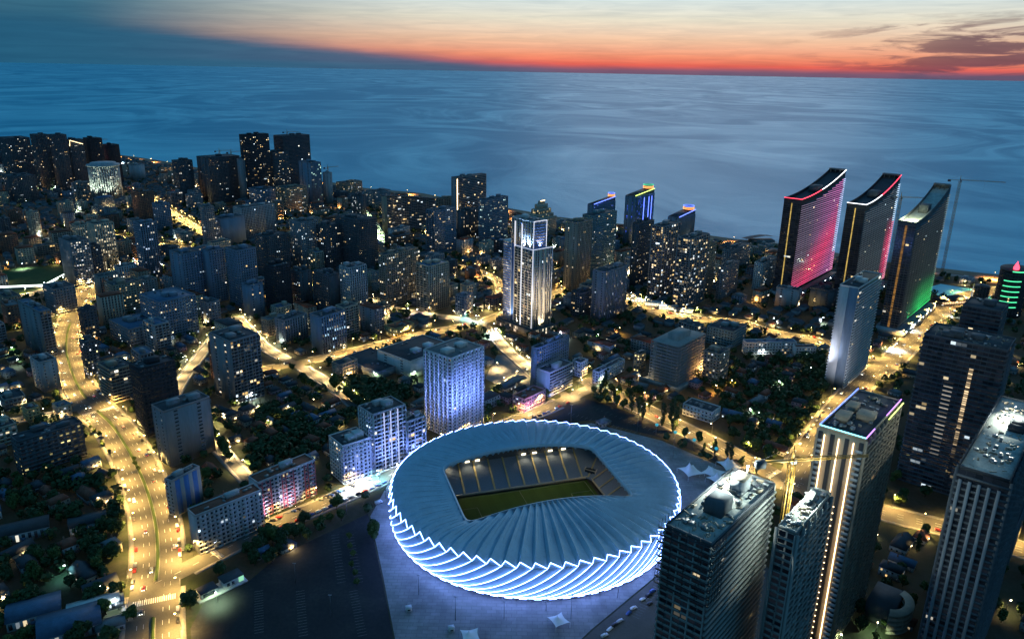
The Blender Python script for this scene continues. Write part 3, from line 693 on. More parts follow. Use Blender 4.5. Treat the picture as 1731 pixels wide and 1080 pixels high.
def buildQ(Q, root, wall, trim=None):
    trim = trim or wall
    Q['band'].build('facade_banding', wall, root, True); Q['pier'].build('facade_ribbing', trim, root, True)
    Q['slab'].build('balcony_banding', trim, root, True); Q['rail'].build('balcony_railing', trim, root, True)
    Q['glass'].build('window_glazing', 'glazing', root, True, True)
def roof_kit(root, a, b, z, wall, roofm, rs, boxes=2, clutter=6):
    h, k = a/2, b/2
    rf = MB().box(-h+.02, h-.02, -k+.02, k-.02, z, z+.25).build('roof', roofm, root)
    pw = 0.3
    pm = MB().box(-h-.15, h+.15, -k-.15, -k+pw, z-.4, z+1.1).box(-h-.15, h+.15, k-pw, k+.15, z-.4, z+1.1)
    pm.box(-h-.15, -h+pw, -k+pw+.01, k-pw-.01, z-.4, z+1.08).box(h-pw, h+.15, -k+pw+.01, k-pw-.01, z-.4, z+1.08).build('parapet', wall, root)
    for i in range(boxes):
        bx, by = rs.uniform(.18, .34)*a, rs.uniform(.22, .4)*b; bx, by = min(bx, 9), min(by, 8); hh = rs.uniform(2.6, 4.6)
        cx, cy = rs.uniform(-h*.55, h*.55), rs.uniform(-k*.5, k*.5)
        MB().box(cx-bx/2, cx+bx/2, cy-by/2, cy+by/2, z+.25, z+.25+hh).box(cx-bx/2-.3, cx+bx/2+.3, cy-by/2-.3, cy+by/2+.3, z+.25+hh, z+.55+hh).build('stair_house', wall, rf)
    cl = MB()
    for i in range(clutter):
        s = rs.uniform(.7, 1.8, 3); cx, cy = rs.uniform(-h*.82, h*.82), rs.uniform(-k*.8, k*.8)
        cl.box(cx-s[0], cx+s[0], cy-s[1]*.7, cy+s[1]*.7, z+.26+.05*i, z+.5+s[2])
    cl.build('roof_plant', 'steel', rf, True)
    return rf
def place(spec_loc, z, a, b, yaw, name, label, cat='building', group=None):
    u = np.array([math.cos(yaw), math.sin(yaw)]); v = np.array([-u[1], u[0]])
    c = np.asarray(spec_loc)[:2] + u*a/2 + v*b/2
    root = thing(name, label, cat, (c[0], c[1], 0.0), yaw, group); FOOT.append((c, a/2+2, b/2+2, yaw)); return root, c
def dims(xl, xm, xr, yt, yb=None, yaw=YG, z=None, amin=7, amax=190):
    if z is None: b, zz, a, bb = survey(xl, xm, xr, yt, yb, yaw)
    else:
        b = G(xm, yt, z); zz = z; out = []
        q0 = np.array([b[0], b[1], z-CAMH])
        for ang, xe in ((yaw, xr), (yaw+PI/2, xl)):
            uu = np.array([math.cos(ang), math.sin(ang), 0]); wv = FPX*RT-(xe-CX)*FW; out.append(-(q0@wv)/(uu@wv))
        a, bb = out
    return b, zz, float(np.clip(a, amin, amax)), float(np.clip(bb, amin, amax))
SEED = [100]
def block(label, xl, xm, xr, yt, yb=None, wall='grey', L='grid', R='grid', lit=0.12, yaw=50.0, z=None, roof='roof_dark', trim=None, name='apartment_block', pal=None, h=3.15, bay=3.4, boxes=2, base=0.0, bmax=60, gain=1.0, amax=150, clutter=6, z0=0.0):
    yaw = math.radians(yaw); SEED[0] += 1; rs = np.random.default_rng(SEED[0])
    b, zz, a, bb = dims(xl, xm, xr, yt, yb, yaw, z, 7, 190); a, bb = min(a, amax), min(bb, bmax)
    root, c = place(b, zz, a, bb, yaw, 'tower_block' if name == 'apartment_block' and zz > 42 else name, label)
    wm = 'wall_'+wall; tm = 'wall_'+trim if trim else wm
    MB().box(-a/2, a/2, -bb/2, bb/2, z0, zz).build('wall', wm, root)
    Q = newQ(); F = faces_of(a, bb)
    for key, sty in (('R', R), ('L', L), ('B', R), ('E', L)): facade(Q, F[key], base+.4, zz-.5, sty, lit, rs, pal, h, bay, gain)
    buildQ(Q, root, wm, tm)
    roof_kit(root, a, bb, zz, wm, roof, rs, boxes, clutter)
    return root, a, bb, zz
def led(root, pts, mat, r=0.3, name='light_strip'):
    return MB().tube(np.asarray(pts, float), r, 4).build(name, mat, root)
def flood(label, px, z, target, energy, col, size=1.2, name='added_floodlight', mast=None):
    """an added floodlight: short post, tilted housing, lens"""
    p = np.array(px[:3]) if len(px) == 3 else np.array([*G(*px)[:2], 0.0]); p[2] += 0.03
    root = thing(name, label, 'added_floodlight', p)
    hh = mast or 2.2; d = np.asarray(target, float) - (p + np.array([0, 0, hh])); d /= np.linalg.norm(d)
    MB().tube([(0, 0, 0), (0, 0, hh)], [.16, .1], 6).build('post', 'steel', root)
    hd = link('lamp_head', None, root); hd.location = (0, 0, hh+.3); hd.rotation_euler = aim(d)
    MB().box(-.6, .6, -.4, .4, -.1, .35).build('housing', 'dark_steel', hd)
    MB().box(-.5, .5, -.32, .32, -.16, -.11).build('lens', 'lamp_white', hd)
    lamp_light('beam', 'SPOT', hd, (0, 0, -.3), energy, col, 0.5, None, size, 0.7)
    return root
# ---- far left skyline
B_ = block
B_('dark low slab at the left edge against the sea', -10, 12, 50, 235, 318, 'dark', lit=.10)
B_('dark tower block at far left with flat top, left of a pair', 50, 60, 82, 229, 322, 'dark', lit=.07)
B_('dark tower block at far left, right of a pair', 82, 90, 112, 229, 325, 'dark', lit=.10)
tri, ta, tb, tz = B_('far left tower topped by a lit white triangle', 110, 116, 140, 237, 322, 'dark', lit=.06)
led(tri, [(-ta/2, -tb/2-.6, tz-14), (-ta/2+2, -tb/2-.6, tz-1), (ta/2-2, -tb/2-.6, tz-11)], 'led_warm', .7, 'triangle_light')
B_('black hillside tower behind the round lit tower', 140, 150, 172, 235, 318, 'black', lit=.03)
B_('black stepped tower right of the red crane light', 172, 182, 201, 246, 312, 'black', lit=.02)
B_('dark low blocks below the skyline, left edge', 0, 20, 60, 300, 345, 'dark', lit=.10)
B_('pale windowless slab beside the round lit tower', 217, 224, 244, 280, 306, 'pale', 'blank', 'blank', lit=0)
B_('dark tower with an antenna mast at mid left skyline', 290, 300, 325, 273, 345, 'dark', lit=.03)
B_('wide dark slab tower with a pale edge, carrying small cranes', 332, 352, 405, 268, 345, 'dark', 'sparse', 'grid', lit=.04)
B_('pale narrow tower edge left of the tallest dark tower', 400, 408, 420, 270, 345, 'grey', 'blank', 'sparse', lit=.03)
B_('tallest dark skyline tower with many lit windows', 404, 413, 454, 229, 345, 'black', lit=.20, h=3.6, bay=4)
B_('dark skyline tower under construction with open floors', 462, 478, 523, 231, 335, 'dark', 'strip', 'strip', lit=.03)
B_('dark block with scattered lit windows between two skyline towers', 450, 460, 488, 258, 338, 'dark', lit=.28)
B_('narrow tower with a bright white roof edge on the skyline', 505, 525, 542, 276, 350, 'bluegrey', 'sparse', 'columns', lit=.14, pal=[(.6, 1, .8), (1, .9, .6)])
B_('slim pale tower at the right end of the left skyline', 545, 550, 561, 293, 345, 'pale', 'sparse', 'sparse', lit=.04)
B_('mid-rise with tan balconies below the dark skyline towers', 466, 482, 518, 319, 364, 'tan', 'balc', 'grid', lit=.22)
B_('long mid-rise with small lit windows left of the tan block', 420, 440, 468, 322, 352, 'bluegrey', lit=.2)
B_('whitish slab with fine window grid at mid left', 394, 408, 464, 353, 408, 'pale', 'grid', 'ribs', lit=.04, h=3.0, bay=3)
B_('narrow pale tower left of the bluish slab', 337, 344, 361, 351, 425, 'grey', lit=.12)
B_('blank bluish slab with lit left edge', 358, 372, 413, 371, 420, 'bluegrey', 'grid', 'blank', lit=.3)
B_('long dark blue apartment slab above the side street, left half', 286, 306, 342, 431, 516, 'bluegrey', 'sparse', 'grid', lit=.09)
B_('bluish apartment slab joined to its right', 340, 352, 378, 425, 512, 'bluegrey', 'blank', 'grid', lit=.12)
B_('dotted white-lit tower beside the west street', 99, 118, 150, 410, 486, 'grey', 'columns', 'grid', lit=.5, pal=[(.9, .95, 1), (1, .9, .7)], gain=.7)
B_('dark companion tower behind the dotted lit tower', 145, 152, 170, 418, 478, 'dark', lit=.08)
B_('beige floodlit apartment tower with warm columns', 146, 158, 191, 380, 458, 'beige', 'columns', 'columns', lit=.7, pal=[(1, .85, .55)], gain=.55)
B_('low beige wing left of the floodlit tower', 122, 130, 150, 382, 430, 'beige', 'grid', 'columns', lit=.4, pal=[(1, .85, .55)], gain=.5)
B_('dark blue tower with a blue rooftop light', 225, 236, 263, 379, 472, 'bluegrey', 'grid', 'ribs', lit=.16, pal=[(.6, .75, 1), (1, .9, .7)])
B_('dark reddish block behind the round-cornered dark trees', 221, 233, 259, 326, 378, 'brick', lit=.03)
B_('bluish block beside the bright far street', 257, 266, 287, 346, 390, 'bluegrey', lit=.06)
B_('low block with two lit windows above the far street', 313, 322, 342, 331, 356, 'grey', lit=.2)
# ---- centre left
B_('slender tower with warm window columns at centre left', 490, 508, 536, 377, 458, 'grey', 'columns', 'grid', lit=.24)
B_('dark tower right of the warm-windowed tower', 534, 548, 578, 383, 456, 'dark', lit=.18)
B_('dark tower with a grey blank panel on its corner', 567, 605, 637, 374, 458, 'dark', 'grid', 'grid', lit=.04)
B_('narrow slab with a vertical row of white lights', 594, 604, 618, 331, 378, 'dark', 'columns', 'sparse', lit=.4, pal=[(.9, 1, 1)], bmax=30)
B_('tan block with balconies beside the curved block', 738, 750, 769, 337, 372, 'tan', 'balc', 'balc', lit=.08)
slab, sa, sb, sz = B_('tall striped seafront slab with a yellow light line', 763, 772, 822, 301, 392, 'grey', 'sparse', 'strip', lit=.10)
led(slab, [(-sa/2+.2, -sb/2-1.3, 6), (-sa/2+.2, -sb/2-1.3, sz-2)], 'led_warm', .7)
B_('blue-grey tower with many lit windows left of the striped slab', 721, 735, 770, 357, 430, 'bluegrey', 'balc', 'grid', lit=.20)
B_('dark block in front of the striped slab', 773, 783, 809, 358, 408, 'dark', 'sparse', 'columns', lit=.2)
B_('teal-windowed block left of the tall white lit tower', 809, 818, 859, 339, 414, 'bluegrey', 'grid', 'grid', lit=.22, pal=[(.7, 1, .9), (1, .85, .5)])
B_('low seafront hotel with orange-lit top', 568, 580, 612, 310, 330, 'tan', lit=.3, h=4)
B_('low seafront block on the curve of the shore', 618, 632, 660, 325, 352, 'grey', lit=.15)
B_('warm-lit low block beside the tunnel street', 650, 668, 700, 402, 420, 'brick', lit=.4)
B_('pale pitched block right of the tunnel street', 656, 664, 693, 389, 408, 'pale', 'sparse', 'grid', lit=.08)
B_('long twelve-storey apartment block with scattered warm windows', 640, 650, 706, 432, 520, 'tan', 'mixed', 'mixed', lit=.20, bmax=18)
B_('tan ribbed apartment tower at its right end', 704, 725, 758, 451, 528, 'beige', 'balc', 'ribs', lit=.06, roof='roof_blue')
B_('white-gridded tower with cool lit windows at centre', 574, 590, 619, 454, 534, 'pale', 'grid', 'ribs', lit=.18, pal=[(.9, .95, 1), (1, .8, .4)])
B_('dark tower with one pale blank wall at centre', 528, 556, 576, 466, 532, 'dark', 'grid', 'blank', lit=.12)
B_('slim dark tower with a pale strip and warm base', 490, 506, 526, 461, 520, 'dark', 'grid', 'sparse', lit=.14)
B_('black tower left of the slim strip tower', 445, 462, 490, 452, 530, 'black', lit=.04)
B_('dark blue slab end beside the trees at mid left', 408, 420, 444, 484, 540, 'bluegrey', 'blank', 'sparse', lit=.03)
B_('tall dark blue slab above the side street', 380, 400, 432, 425, 520, 'bluegrey', lit=.03)
B_('dark wide tower block in the middle of the left cluster', 430, 448, 488, 402, 470, 'dark', lit=.07)
B_('blue-lit block with a glowing cafe at its foot', 524, 542, 583, 537, 600, 'bluegrey', 'blank', 'columns', lit=.35, pal=[(.5, .8, 1), (1, .8, .5)], gain=.7)
B_('eleven-storey apartment block with bright mixed windows', 354, 388, 437, 578, 684, 'grey', 'sparse', 'balc', lit=.24, gain=1.2)
B_('big white-walled hall with a dark flat roof', 638, 693, 770, 612, 641, 'white', 'sparse', 'blank', lit=.0, bmax=80, name='market_hall', amax=75)
B_('long low hall with one lit arched gable', 570, 640, 690, 630, 642, 'grey', 'blank', 'blank', lit=.0, bmax=60, name='market_hall', boxes=0)
B_('orange-lit street shop under the dark apartment rows', 650, 668, 700, 557, 572, 'yellow', 'grid', 'grid', lit=.8, h=5, roof='roof_red', pal=[(1, .8, .3)], boxes=0)
# ---- left foreground
B_('dark gabled-corner tower by the dim lane', 256, 276, 354, 697, 790, 'grey', 'sparse', 'sparse', lit=.03, roof='roof_dark', bay=5)
B_('nearly black tower behind the dark grey one', 218, 236, 295, 625, 740, 'black', lit=.02)
B_('corner building with curved lit balcony rows on the avenue', 164, 186, 226, 627, 682, 'tan', 'strip', 'strip', lit=.30)
B_('dark block at the bend of the avenue', 131, 139, 162, 525, 582, 'dark', lit=.1)
B_('narrow block sprinkled with festive dots of light', 134, 142, 164, 580, 642, 'dark', 'grid', 'grid', lit=.6, pal=[(1, .85, .4), (.9, .95, 1)])
B_('blue-roofed apartment block with lit right windows', 235, 268, 330, 512, 578, 'bluegrey', 'grid', 'grid', lit=.16, roof='roof_blue')
B_('low flat block with cool shop lights', 184, 218, 272, 558, 588, 'grey', lit=.25, roof='roof_blue', pal=[(.8, .95, 1), (1, .9, .6)])
B_('dim yellow apartment row above the blue roofs', 176, 190, 238, 484, 535, 'tan', 'grid', 'grid', lit=.3)
B_('tall blue-roofed block left of the avenue', 30, 66, 84, 528, 606, 'grey', 'sparse', 'balc', lit=.05, roof='roof_blue')
B_('low tan block at the left edge beside the sports ground', -10, 8, 34, 504, 540, 'tan', lit=.1)
B_('grey block on the near side of the west street', 72, 90, 126, 490, 534, 'grey', lit=.12)
B_('dark block with pale side panels left of the avenue', 50, 66, 95, 614, 664, 'pale', 'sparse', 'sparse', lit=.02)
B_('broad dark office with rows of yellow windows', 18, 30, 138, 748, 806, 'dark', 'grid', 'grid', lit=.38, bay=4.5, pal=[(1, .85, .35)], gain=.6, bmax=24)
B_('cream shop building with a white roof light at left edge', -20, -6, 27, 726, 758, 'beige', lit=.5, bay=5)
B_('small cream lit house beside the avenue', 88, 98, 120, 690, 708, 'beige', 'grid', 'grid', lit=.4, roof='roof_blue', boxes=0)
B_('ochre gable house left of the cream one', 36, 46, 66, 694, 716, 'yellow', lit=.15, roof='roof_red', boxes=0)
B_('long nine-storey panel block, pale blue and white end facing the avenue', 317, 330, 442, 873, 938, 'pale', 'blank', 'mixed', lit=.08, yaw=46, h=3.0, bay=3.1, bmax=13, roof='roof_red', boxes=1)
pink, pa, pb, pz = B_('nine-storey panel block with dusky red and white bands', 420, 436, 532, 817, 877, 'pale', 'blank', 'mixed', lit=.10, yaw=48, h=3.0, bay=3.1, bmax=13, roof='roof_red', boxes=1)
nbp = max(1, int(round(pa/3.1))); bwp = pa/nbp; nfp = max(1, int(round((pz-.9)/3.0))); fhp = (pz-.9)/nfp; frp = (np.array([-pa/2, -pb/2, 0.]), np.array([1., 0, 0]), np.array([0., -1, 0]))
for k0, k1 in ((0, int(nbp*.2)), (int(nbp*.45), int(nbp*.64)), (int(nbp*.84), nbp)):
    e = np.arange(k0, k1+1)*bwp; zk = .4+fhp*np.arange(nfp)
    MB().fbox(frp, np.maximum(e-bwp*.20, 0), np.minimum(e+bwp*.20, pa), .4, pz-.5, .2, .262).fbox(frp, k0*bwp, k1*bwp, zk, zk+fhp*.25, .2, .268).build('red_cladding', 'wall_red', pink, True)
st8, sa8, sb8, sz8 = B_('flat-roofed block with dark blue stripes on a pale end wall', 281, 290, 337, 814, 874, 'pale', 'grid', 'blank', lit=.02, yaw=62, bmax=24)
for k in range(3):
    MB().fbox((np.array([-sa8/2, -sb8/2, 0.]), np.array([1., 0, 0]), np.array([0., -1, 0])), sa8*(.10+.31*k), sa8*(.27+.31*k), 1, sz8-.6, 0.0, 0.2).build('blue_stripe', 'wall_cobalt', st8)
hf, ha_, hb_, hz_ = B_('hotel beside the stadium with three white vertical fins', 606, 630, 685, 702, 801, 'pale', 'grid', 'balc', lit=.14, yaw=42, h=3.3, trim='white')
for f in (.30, .50, .72): MB().fbox((np.array([-ha_/2, -hb_/2, 0.]), np.array([1., 0, 0]), np.array([0., -1, 0])), ha_*f-.35, ha_*f+.35, 3, hz_, 1.4, 1.9, np.array([.55, .62, .95])).build('light_fin', 'led_att', hf, False, True)
B_('lower stepped wing at the right of the finned hotel', 680, 688, 718, 714, 785, 'pale', 'balc', 'balc', lit=.2, yaw=44, h=3.2)
B_('nine-storey corner block left of the finned hotel', 556, 579, 626, 755, 820, 'white', 'grid', 'mixed', lit=.14, yaw=40, h=3.1)
# ---- blue tower by the stadium
B_('tall ribbed tower washed in blue light behind the stadium', 717, 762, 817, 607, 742, 'white', 'vert', 'vert', lit=.015, yaw=50, h=3.1, bay=2.7, roof='roof_grey')
B_('blue-lit stepped office with white floor lines', 908, 930, 968, 631, 671, 'pale', 'blank', 'strip', lit=.3, yaw=50, pal=[(.8, .85, 1)], gain=.7)
B_('taller blue wing behind the stepped office', 901, 908, 962, 590, 655, 'bluegrey', 'sparse', 'grid', lit=.08, yaw=50, bmax=16)
B_('pink-lit three-storey house by the stadium street', 867, 887, 922, 676, 698, 'pink', 'grid', 'grid', lit=.3, roof='roof_red', boxes=0)
# ---- centre right
B_('tan twin-slab tower right of the white lit tower', 957, 976, 1001, 378, 500, 'tan', 'sparse', 'ribs', lit=.05)
B_('dark teal tower behind the tan twin slab', 985, 1003, 1043, 366, 475, 'teal', 'grid', 'grid', lit=.14)
B_('pale grey tower with one lit column, front of the teal tower', 1003, 1024, 1061, 461, 546, 'grey', 'sparse', 'columns', lit=.18)
B_('dark stub tower left of the pale grey tower', 966, 984, 1004, 497, 538, 'dark', lit=.16)
B_('dark tower left of a busy lit pair', 1070, 1081, 1106, 379, 486, 'dark', 'sparse', 'grid', lit=.16)
B_('apartment tower full of lit windows, left of the pair', 1103, 1122, 1150, 384, 504, 'grey', 'balc', 'balc', lit=.38)
B_('apartment tower full of lit windows, right of the pair', 1147, 1168, 1199, 405, 522, 'grey', 'balc', 'balc', lit=.38)
B_('narrow tan tower behind the busy lit pair', 1190, 1198, 1212, 414, 500, 'tan', lit=.1)
B_('small block with lit windows near the pink curtain tower', 1215, 1224, 1250, 452, 506, 'grey', lit=.16)
B_('long block behind it towards the shore', 1222, 1236, 1270, 424, 462, 'grey', lit=.12)
B_('small pink-washed block beside the first curtain tower', 1276, 1290, 1315, 446, 492, 'white', 'grid', 'grid', lit=.12)
B_('pale five-storey house with lit windows right of the concrete frame', 1191, 1218, 1234, 600, 652, 'tan', 'grid', 'grid', lit=.20)
B_('small white house with dark hipped roof by the diagonal road', 1155, 1204, 1218, 698, 716, 'white', 'grid', 'grid', lit=.08, roof='roof_dark', boxes=0)
B_('yellow-windowed small house in the dark trees', 1076, 1082, 1092, 600, 630, 'tan', 'grid', 'grid', lit=.8, pal=[(1, .75, .3)], boxes=0)
B_('white villa right of the blue offices', 968, 982, 994, 614, 638, 'white', lit=.1, roof='roof_dark', boxes=0)
B_('low white house behind the poplars', 1003, 1012, 1056, 630, 650, 'white', lit=.2, boxes=0, bmax=14)
B_('long white shed with a teal roof by the boulevard', 1256, 1262, 1347, 580, 600, 'white', 'grid', 'grid', lit=.2, yaw=5, roof='roof_blue', boxes=0, bmax=26, name='warehouse')
B_('red-roofed annex right of the long shed', 1340, 1346, 1380, 588, 606, 'white', 'blank', 'grid', lit=.1, yaw=5, roof='roof_red', boxes=0, bmax=26, name='warehouse')
B_('big block with green roof beyond the concrete frame', 1196, 1240, 1262, 562, 590, 'teal', lit=.05)
wt, wa, wb, wz = B_('white-panelled slab tower with a striped side by the coast avenue', 1420, 1452, 1491, 488, 657, 'white', 'blank', 'strip', lit=.03, z0=0)
MB().fbox((np.array([-wa/2, wb/2, 0.]), np.array([0., -1, 0]), np.array([-1., 0, 0])), wb*.5, wb*.98, 0.5, wz-.2, 0.0, 0.35).build('blue_panel', 'wall_bluegrey', wt)
# ---- right foreground
lt, la, lb, lz = B_('near tower outlined in light with three warm vertical lines', 1386, 1463, 1522, 744, None, 'tan', 'blank', 'balc', lit=.02, z=128, roof='roof_dark', boxes=3, clutter=22)
for f in (.14, .46, .78): led(lt, [(-la/2-.9, lb/2-lb*f, 4), (-la/2-.9, lb/2-lb*f, lz-3)], 'led_warm', .33)
for k, f in enumerate((.03, .30, .62, .93)): MB().fbox((np.array([-la/2, lb/2, 0.]), np.array([0., -1, 0]), np.array([-1., 0, 0])), lb*f-.8, lb*f+1.2, .5, lz-2, 0.0, 0.6).build('fin', 'wall_black', lt)
zz_ = lz+1.3
led(lt, [(-la/2-.3, lb/2, zz_), (-la/2-.3, -lb/2-.3, zz_)], 'led_cyan_w', .3); led(lt, [(-la/2-.3, -lb/2-.3, zz_), (-la*.28, -lb/2-.3, zz_)], 'led_violet', .3)
led(lt, [(-la/2, lb/2+.3, zz_), (la/2, lb/2+.3, zz_)], 'led_blue', .22); led(lt, [(la*.05, -lb/2-1.7, zz_-1.5), (la/2, -lb/2-1.7, zz_-1.5)], 'led_yellowgreen', .28); led(lt, [(la*.05, -lb/2-.3, zz_+.3), (la/2, -lb/2-.3, zz_+.3)], 'led_violet', .26)
# balcony fronts on the narrow face, one object for each floor
fr = (np.array([-la/2, lb/2, 0.]), np.array([0., -1, 0]), np.array([-1., 0, 0]))
fm = [MB().fbox(fr, x0, x1, 0.0, 1.25, 0.0, 1.5).mesh('balcony', 'wall_pale') for x0, x1 in ((.2, lb*.10), (lb*.84, lb-.2))]
for k in range(int((lz-6)/3.15)):
    for q in fm: o = link('balcony', q, lt); o.location = (0, 0, 4+3.15*k)
dk, da, db, dz = B_('huge dark unfinished tower with a glowing stairwell at right', 1563, 1703, 1750, 594, None, 'dark', 'strip', 'strip', lit=.03, z=120, h=3.4, trim='dark', gain=.5, amax=34, roof='roof_dark', boxes=4, clutter=16, bmax=75)
B_('dark rear wing rising behind the huge dark tower', 1628, 1694, 1740, 528, None, 'dark', 'strip', 'grid', lit=.05, z=128, boxes=2, amax=30, bmax=34)
rt, ra, rb, rz = B_('near right tower with a pale messy roof and long pale fins', 1621, 1708, 1765, 815, None, 'black', 'strip', 'balc', trim='dark', gain=.5, lit=.03, z=133, roof='roof_concrete', boxes=2, clutter=18)
for k in range(5): MB().fbox((np.array([-ra/2, rb/2, 0.]), np.array([0., -1, 0]), np.array([-1., 0, 0])), rb*(.05+.19*k), rb*(.12+.19*k), .5, rz-5, 1.0, 1.6).build('fin', 'wall_grey', rt)
ft, fa, fbb, fz = B_('front tower under construction with a littered roof beside the stadium', 1126, 1204, 1316, 922, None, 'dark', 'balc', 'strip', lit=.012, gain=.5, trim='conc', z=130, roof='roof_concrete', boxes=0, clutter=26, amax=60)
nt, na, nb_, nz = B_('pale unfinished tower joined behind the front construction tower', 1316, 1346, 1404, 902, None, 'conc', 'balc', 'balc', lit=.0, z=128, roof='roof_concrete', boxes=1, clutter=14)
led(nt, [(-na/2+3, -nb_/2-1.9, 4), (-na/2+3, -nb_/2-1.9, 4.1)], 'led_warm', .2)
bulb = MB().lathe([(.01, -.3), (.28, -.15), (.28, .15), (.01, .3)], 6).mesh('string_bulb', 'led_warm')
for k in range(38): o = link('string_bulb', bulb, nt); o.location = (na/2+.4, -nb_/2-1.9, 6+3.15*k)

def debris(root, a, b, z, n, seed):
    r_ = np.random.default_rng(seed); mb = MB()
    for i in range(n):
        x, y = r_.uniform(-a*.46, a*.46), r_.uniform(-b*.44, b*.44); l = r_.uniform(.3, 1.8); q = r_.random()*PI; t = np.array([math.cos(q), math.sin(q), 0]); nn_ = np.array([t[1], -t[0], 0])
        mb.fbox((np.array([x, y, z]), t, nn_), -l, l, .27+.004*i/n, .35+r_.random()**3*1.6, 0, r_.uniform(.15, 1.0))
    mb.build('roof_debris', str(r_.choice(['steel', 'wall_tan'])), root, True)
debris(ft, fa, fbb, fz, 110, 1); debris(nt, na, nb_, nz, 60, 2); debris(rt, ra, rb, rz, 90, 3); debris(lt, la, lb, lz, 40, 4); debris(dk, da, db, dz, 60, 5)
# ------------------------------------------------------------------ landmark buildings with shapes of their own
def curtain_tower(label, px, colors, unfinished=False, podium=True, topcol=('led_red', 'led_white')):
    """slab tower whose roof sweeps up in a concave curve towards the sea; light lines and glow on every floor edge"""
    xl, xm, xr, yt, yb, ytr, cap = px
    b, zf, a, bb = dims(xl, xm, xr, yt, yb, YG, None, 10, cap); bb = min(bb, 30)
    root, c = place(b, zf, a, bb, YG, 'curtain_tower', label)
    # height at the far end from the measured roof tip
    u = np.array([math.cos(YG), math.sin(YG)]); far = b[:2]+u*a; zr = zat((far[0], far[1], 0), ytr)
    top = lambda x: zf + (zr-zf)*np.clip((x+a/2)/a, 0, 1)**1.9
    xs = np.linspace(-a/2, a/2, 19); h, k = a/2, bb/2
    wm = 'wall_dark' if unfinished else 'wall_black'
    mb = MB()
    for y, flip in ((-k, 1), (k, -1)):
        g = np.stack([np.c_[xs, np.full(19, y), np.zeros(19)], np.c_[xs, np.full(19, y), top(xs)]], 1); mb.grid(g if flip < 0 else g[::-1])
    for x in (-h, h): mb.add([(x, -k, 0), (x, k, 0), (x, k, top(x)), (x, -k, top(x))], [[0, 1, 2, 3]])
    mb.build('wall', wm, root)
    rec = 4.0
    MB().grid(np.stack([np.c_[xs, np.full(19, -k+.05), top(xs)-rec], np.c_[xs, np.full(19, k-.05), top(xs)-rec]], 1)).build('roof', 'roof_dark' if not unfinished else 'roof_concrete', root)
    pm = MB()
    for y in (-k, k): pm.grid(np.stack([np.c_[xs, np.full(19, y-.25), top(xs)-1], np.c_[xs, np.full(19, y-.25), top(xs)+.6], np.c_[xs, np.full(19, y+.25), top(xs)+.6], np.c_[xs, np.full(19, y+.25), top(xs)-rec]], 1))
    pm.build('parapet', wm, root)
    # crown screen at the high end, a few slats
    cs_ = MB()
    for q in range(4): cs_.box(h-6, h-.4, -k+.4+q*(2*k-1.2)/3.3, -k+.8+q*(2*k-1.2)/3.3, zr-rec-2, zr+1.6)
    cs_.box(h-6.2, h-5.8, -k+.3, k-.3, zr-.2, zr+2.0).box(h-.6, h-.3, -k+.3, k-.3, zr, zr+2.0).build('crown_screen', 'steel', root)
    MB().box(-h*.15, h*.12, -k*.5, k*.5, float(top(-h*.15))-rec, float(top(h*.1))+2).build('plant_room', 'wall_dark', root)
    rs = np.random.default_rng(int(xm)); fh = 3.0; slab = MB(); ledm = MB(); gl = MB()
    z = 14.0; crown = 9.0
    frR = (np.array([-h, -k, 0.]), np.array([1., 0, 0]), np.array([0., -1, 0]))
    while z < zr-crown:
        t0 = np.clip((z+crown-zf)/(zr-zf), 0, 1)**(1/1.9) if z+crown > zf else 0.0
        s0 = t0*a
        if a-s0 > 4:
            slab.fbox(frR, s0, a, z, z+.92, 0, 1.2)
            seg = np.linspace(s0, a, 13); cols = np.array([colors((q-.0)/a, z/zr) for q in (seg[1:]+seg[:-1])/2])*rs.uniform(.75, 1.2)*2.0
            ledm.fbox(frR, seg[:-1], seg[1:], z+.06, z+.86, 1.2, 1.28, cols)
            n = max(1, int((a-s0)/3.6)); ss = s0+(a-s0)*np.arange(n)/n; w_ = (a-s0)/n
            gl.fquad(frR, ss+.15, ss+w_-.15, z+.7, z+fh-.2, .03, litcols(n, .02, rs))
        z += fh
    frL = (np.array([-h, k, 0.]), np.array([0., -1, 0]), np.array([-1., 0, 0]))
    nz = int((zf-12)/fh); zk = 8+fh*np.arange(nz)
    slab.fbox(frL, -.2, 2*k+.2, zk, zk+.5, 0, .9)
    S2, Z2 = np.meshgrid(np.arange(5)*(2*k)/5, zk); gl.fquad(frL, S2.ravel()+.3, S2.ravel()+2*k/5-.3, Z2.ravel()+.7, Z2.ravel()+fh-.2, .03, litcols(S2.size, .02, rs))
    slab.build('floor_edge_banding', wm, root, True); gl.build('window_glazing', 'glazing', root, True, True); ledm.build('floor_light_and_glow', 'led_att', root, True, True)
    # lit stairwell line on the narrow end
    zs_ = 10+1.6*np.arange(int((zf-14)/1.6)); MB().fbox(frL, k-.9 if not unfinished else k-1.5, k+.5 if not unfinished else k+1.0, zs_, zs_+1.0, .9, 1.0, np.tile([1.0, .68, .16] if not unfinished else [.42, .20, .04], (len(zs_), 1))*rs.uniform(.3 if unfinished else .6, 1.1, (len(zs_), 1))).build('stairwell_light', 'led_att', root, True, True)
    if not unfinished:
        led(root, np.c_[xs, np.full(19, -k-.4), top(xs)+.7][:9], topcol[0], .45); led(root, np.c_[xs, np.full(19, -k-.4), top(xs)+.7][8:], topcol[1], .45)
        led(root, [(-h-.4, -k-.4, zf+.7), (-h-.4, k, zf+.7)], topcol[0], .4)
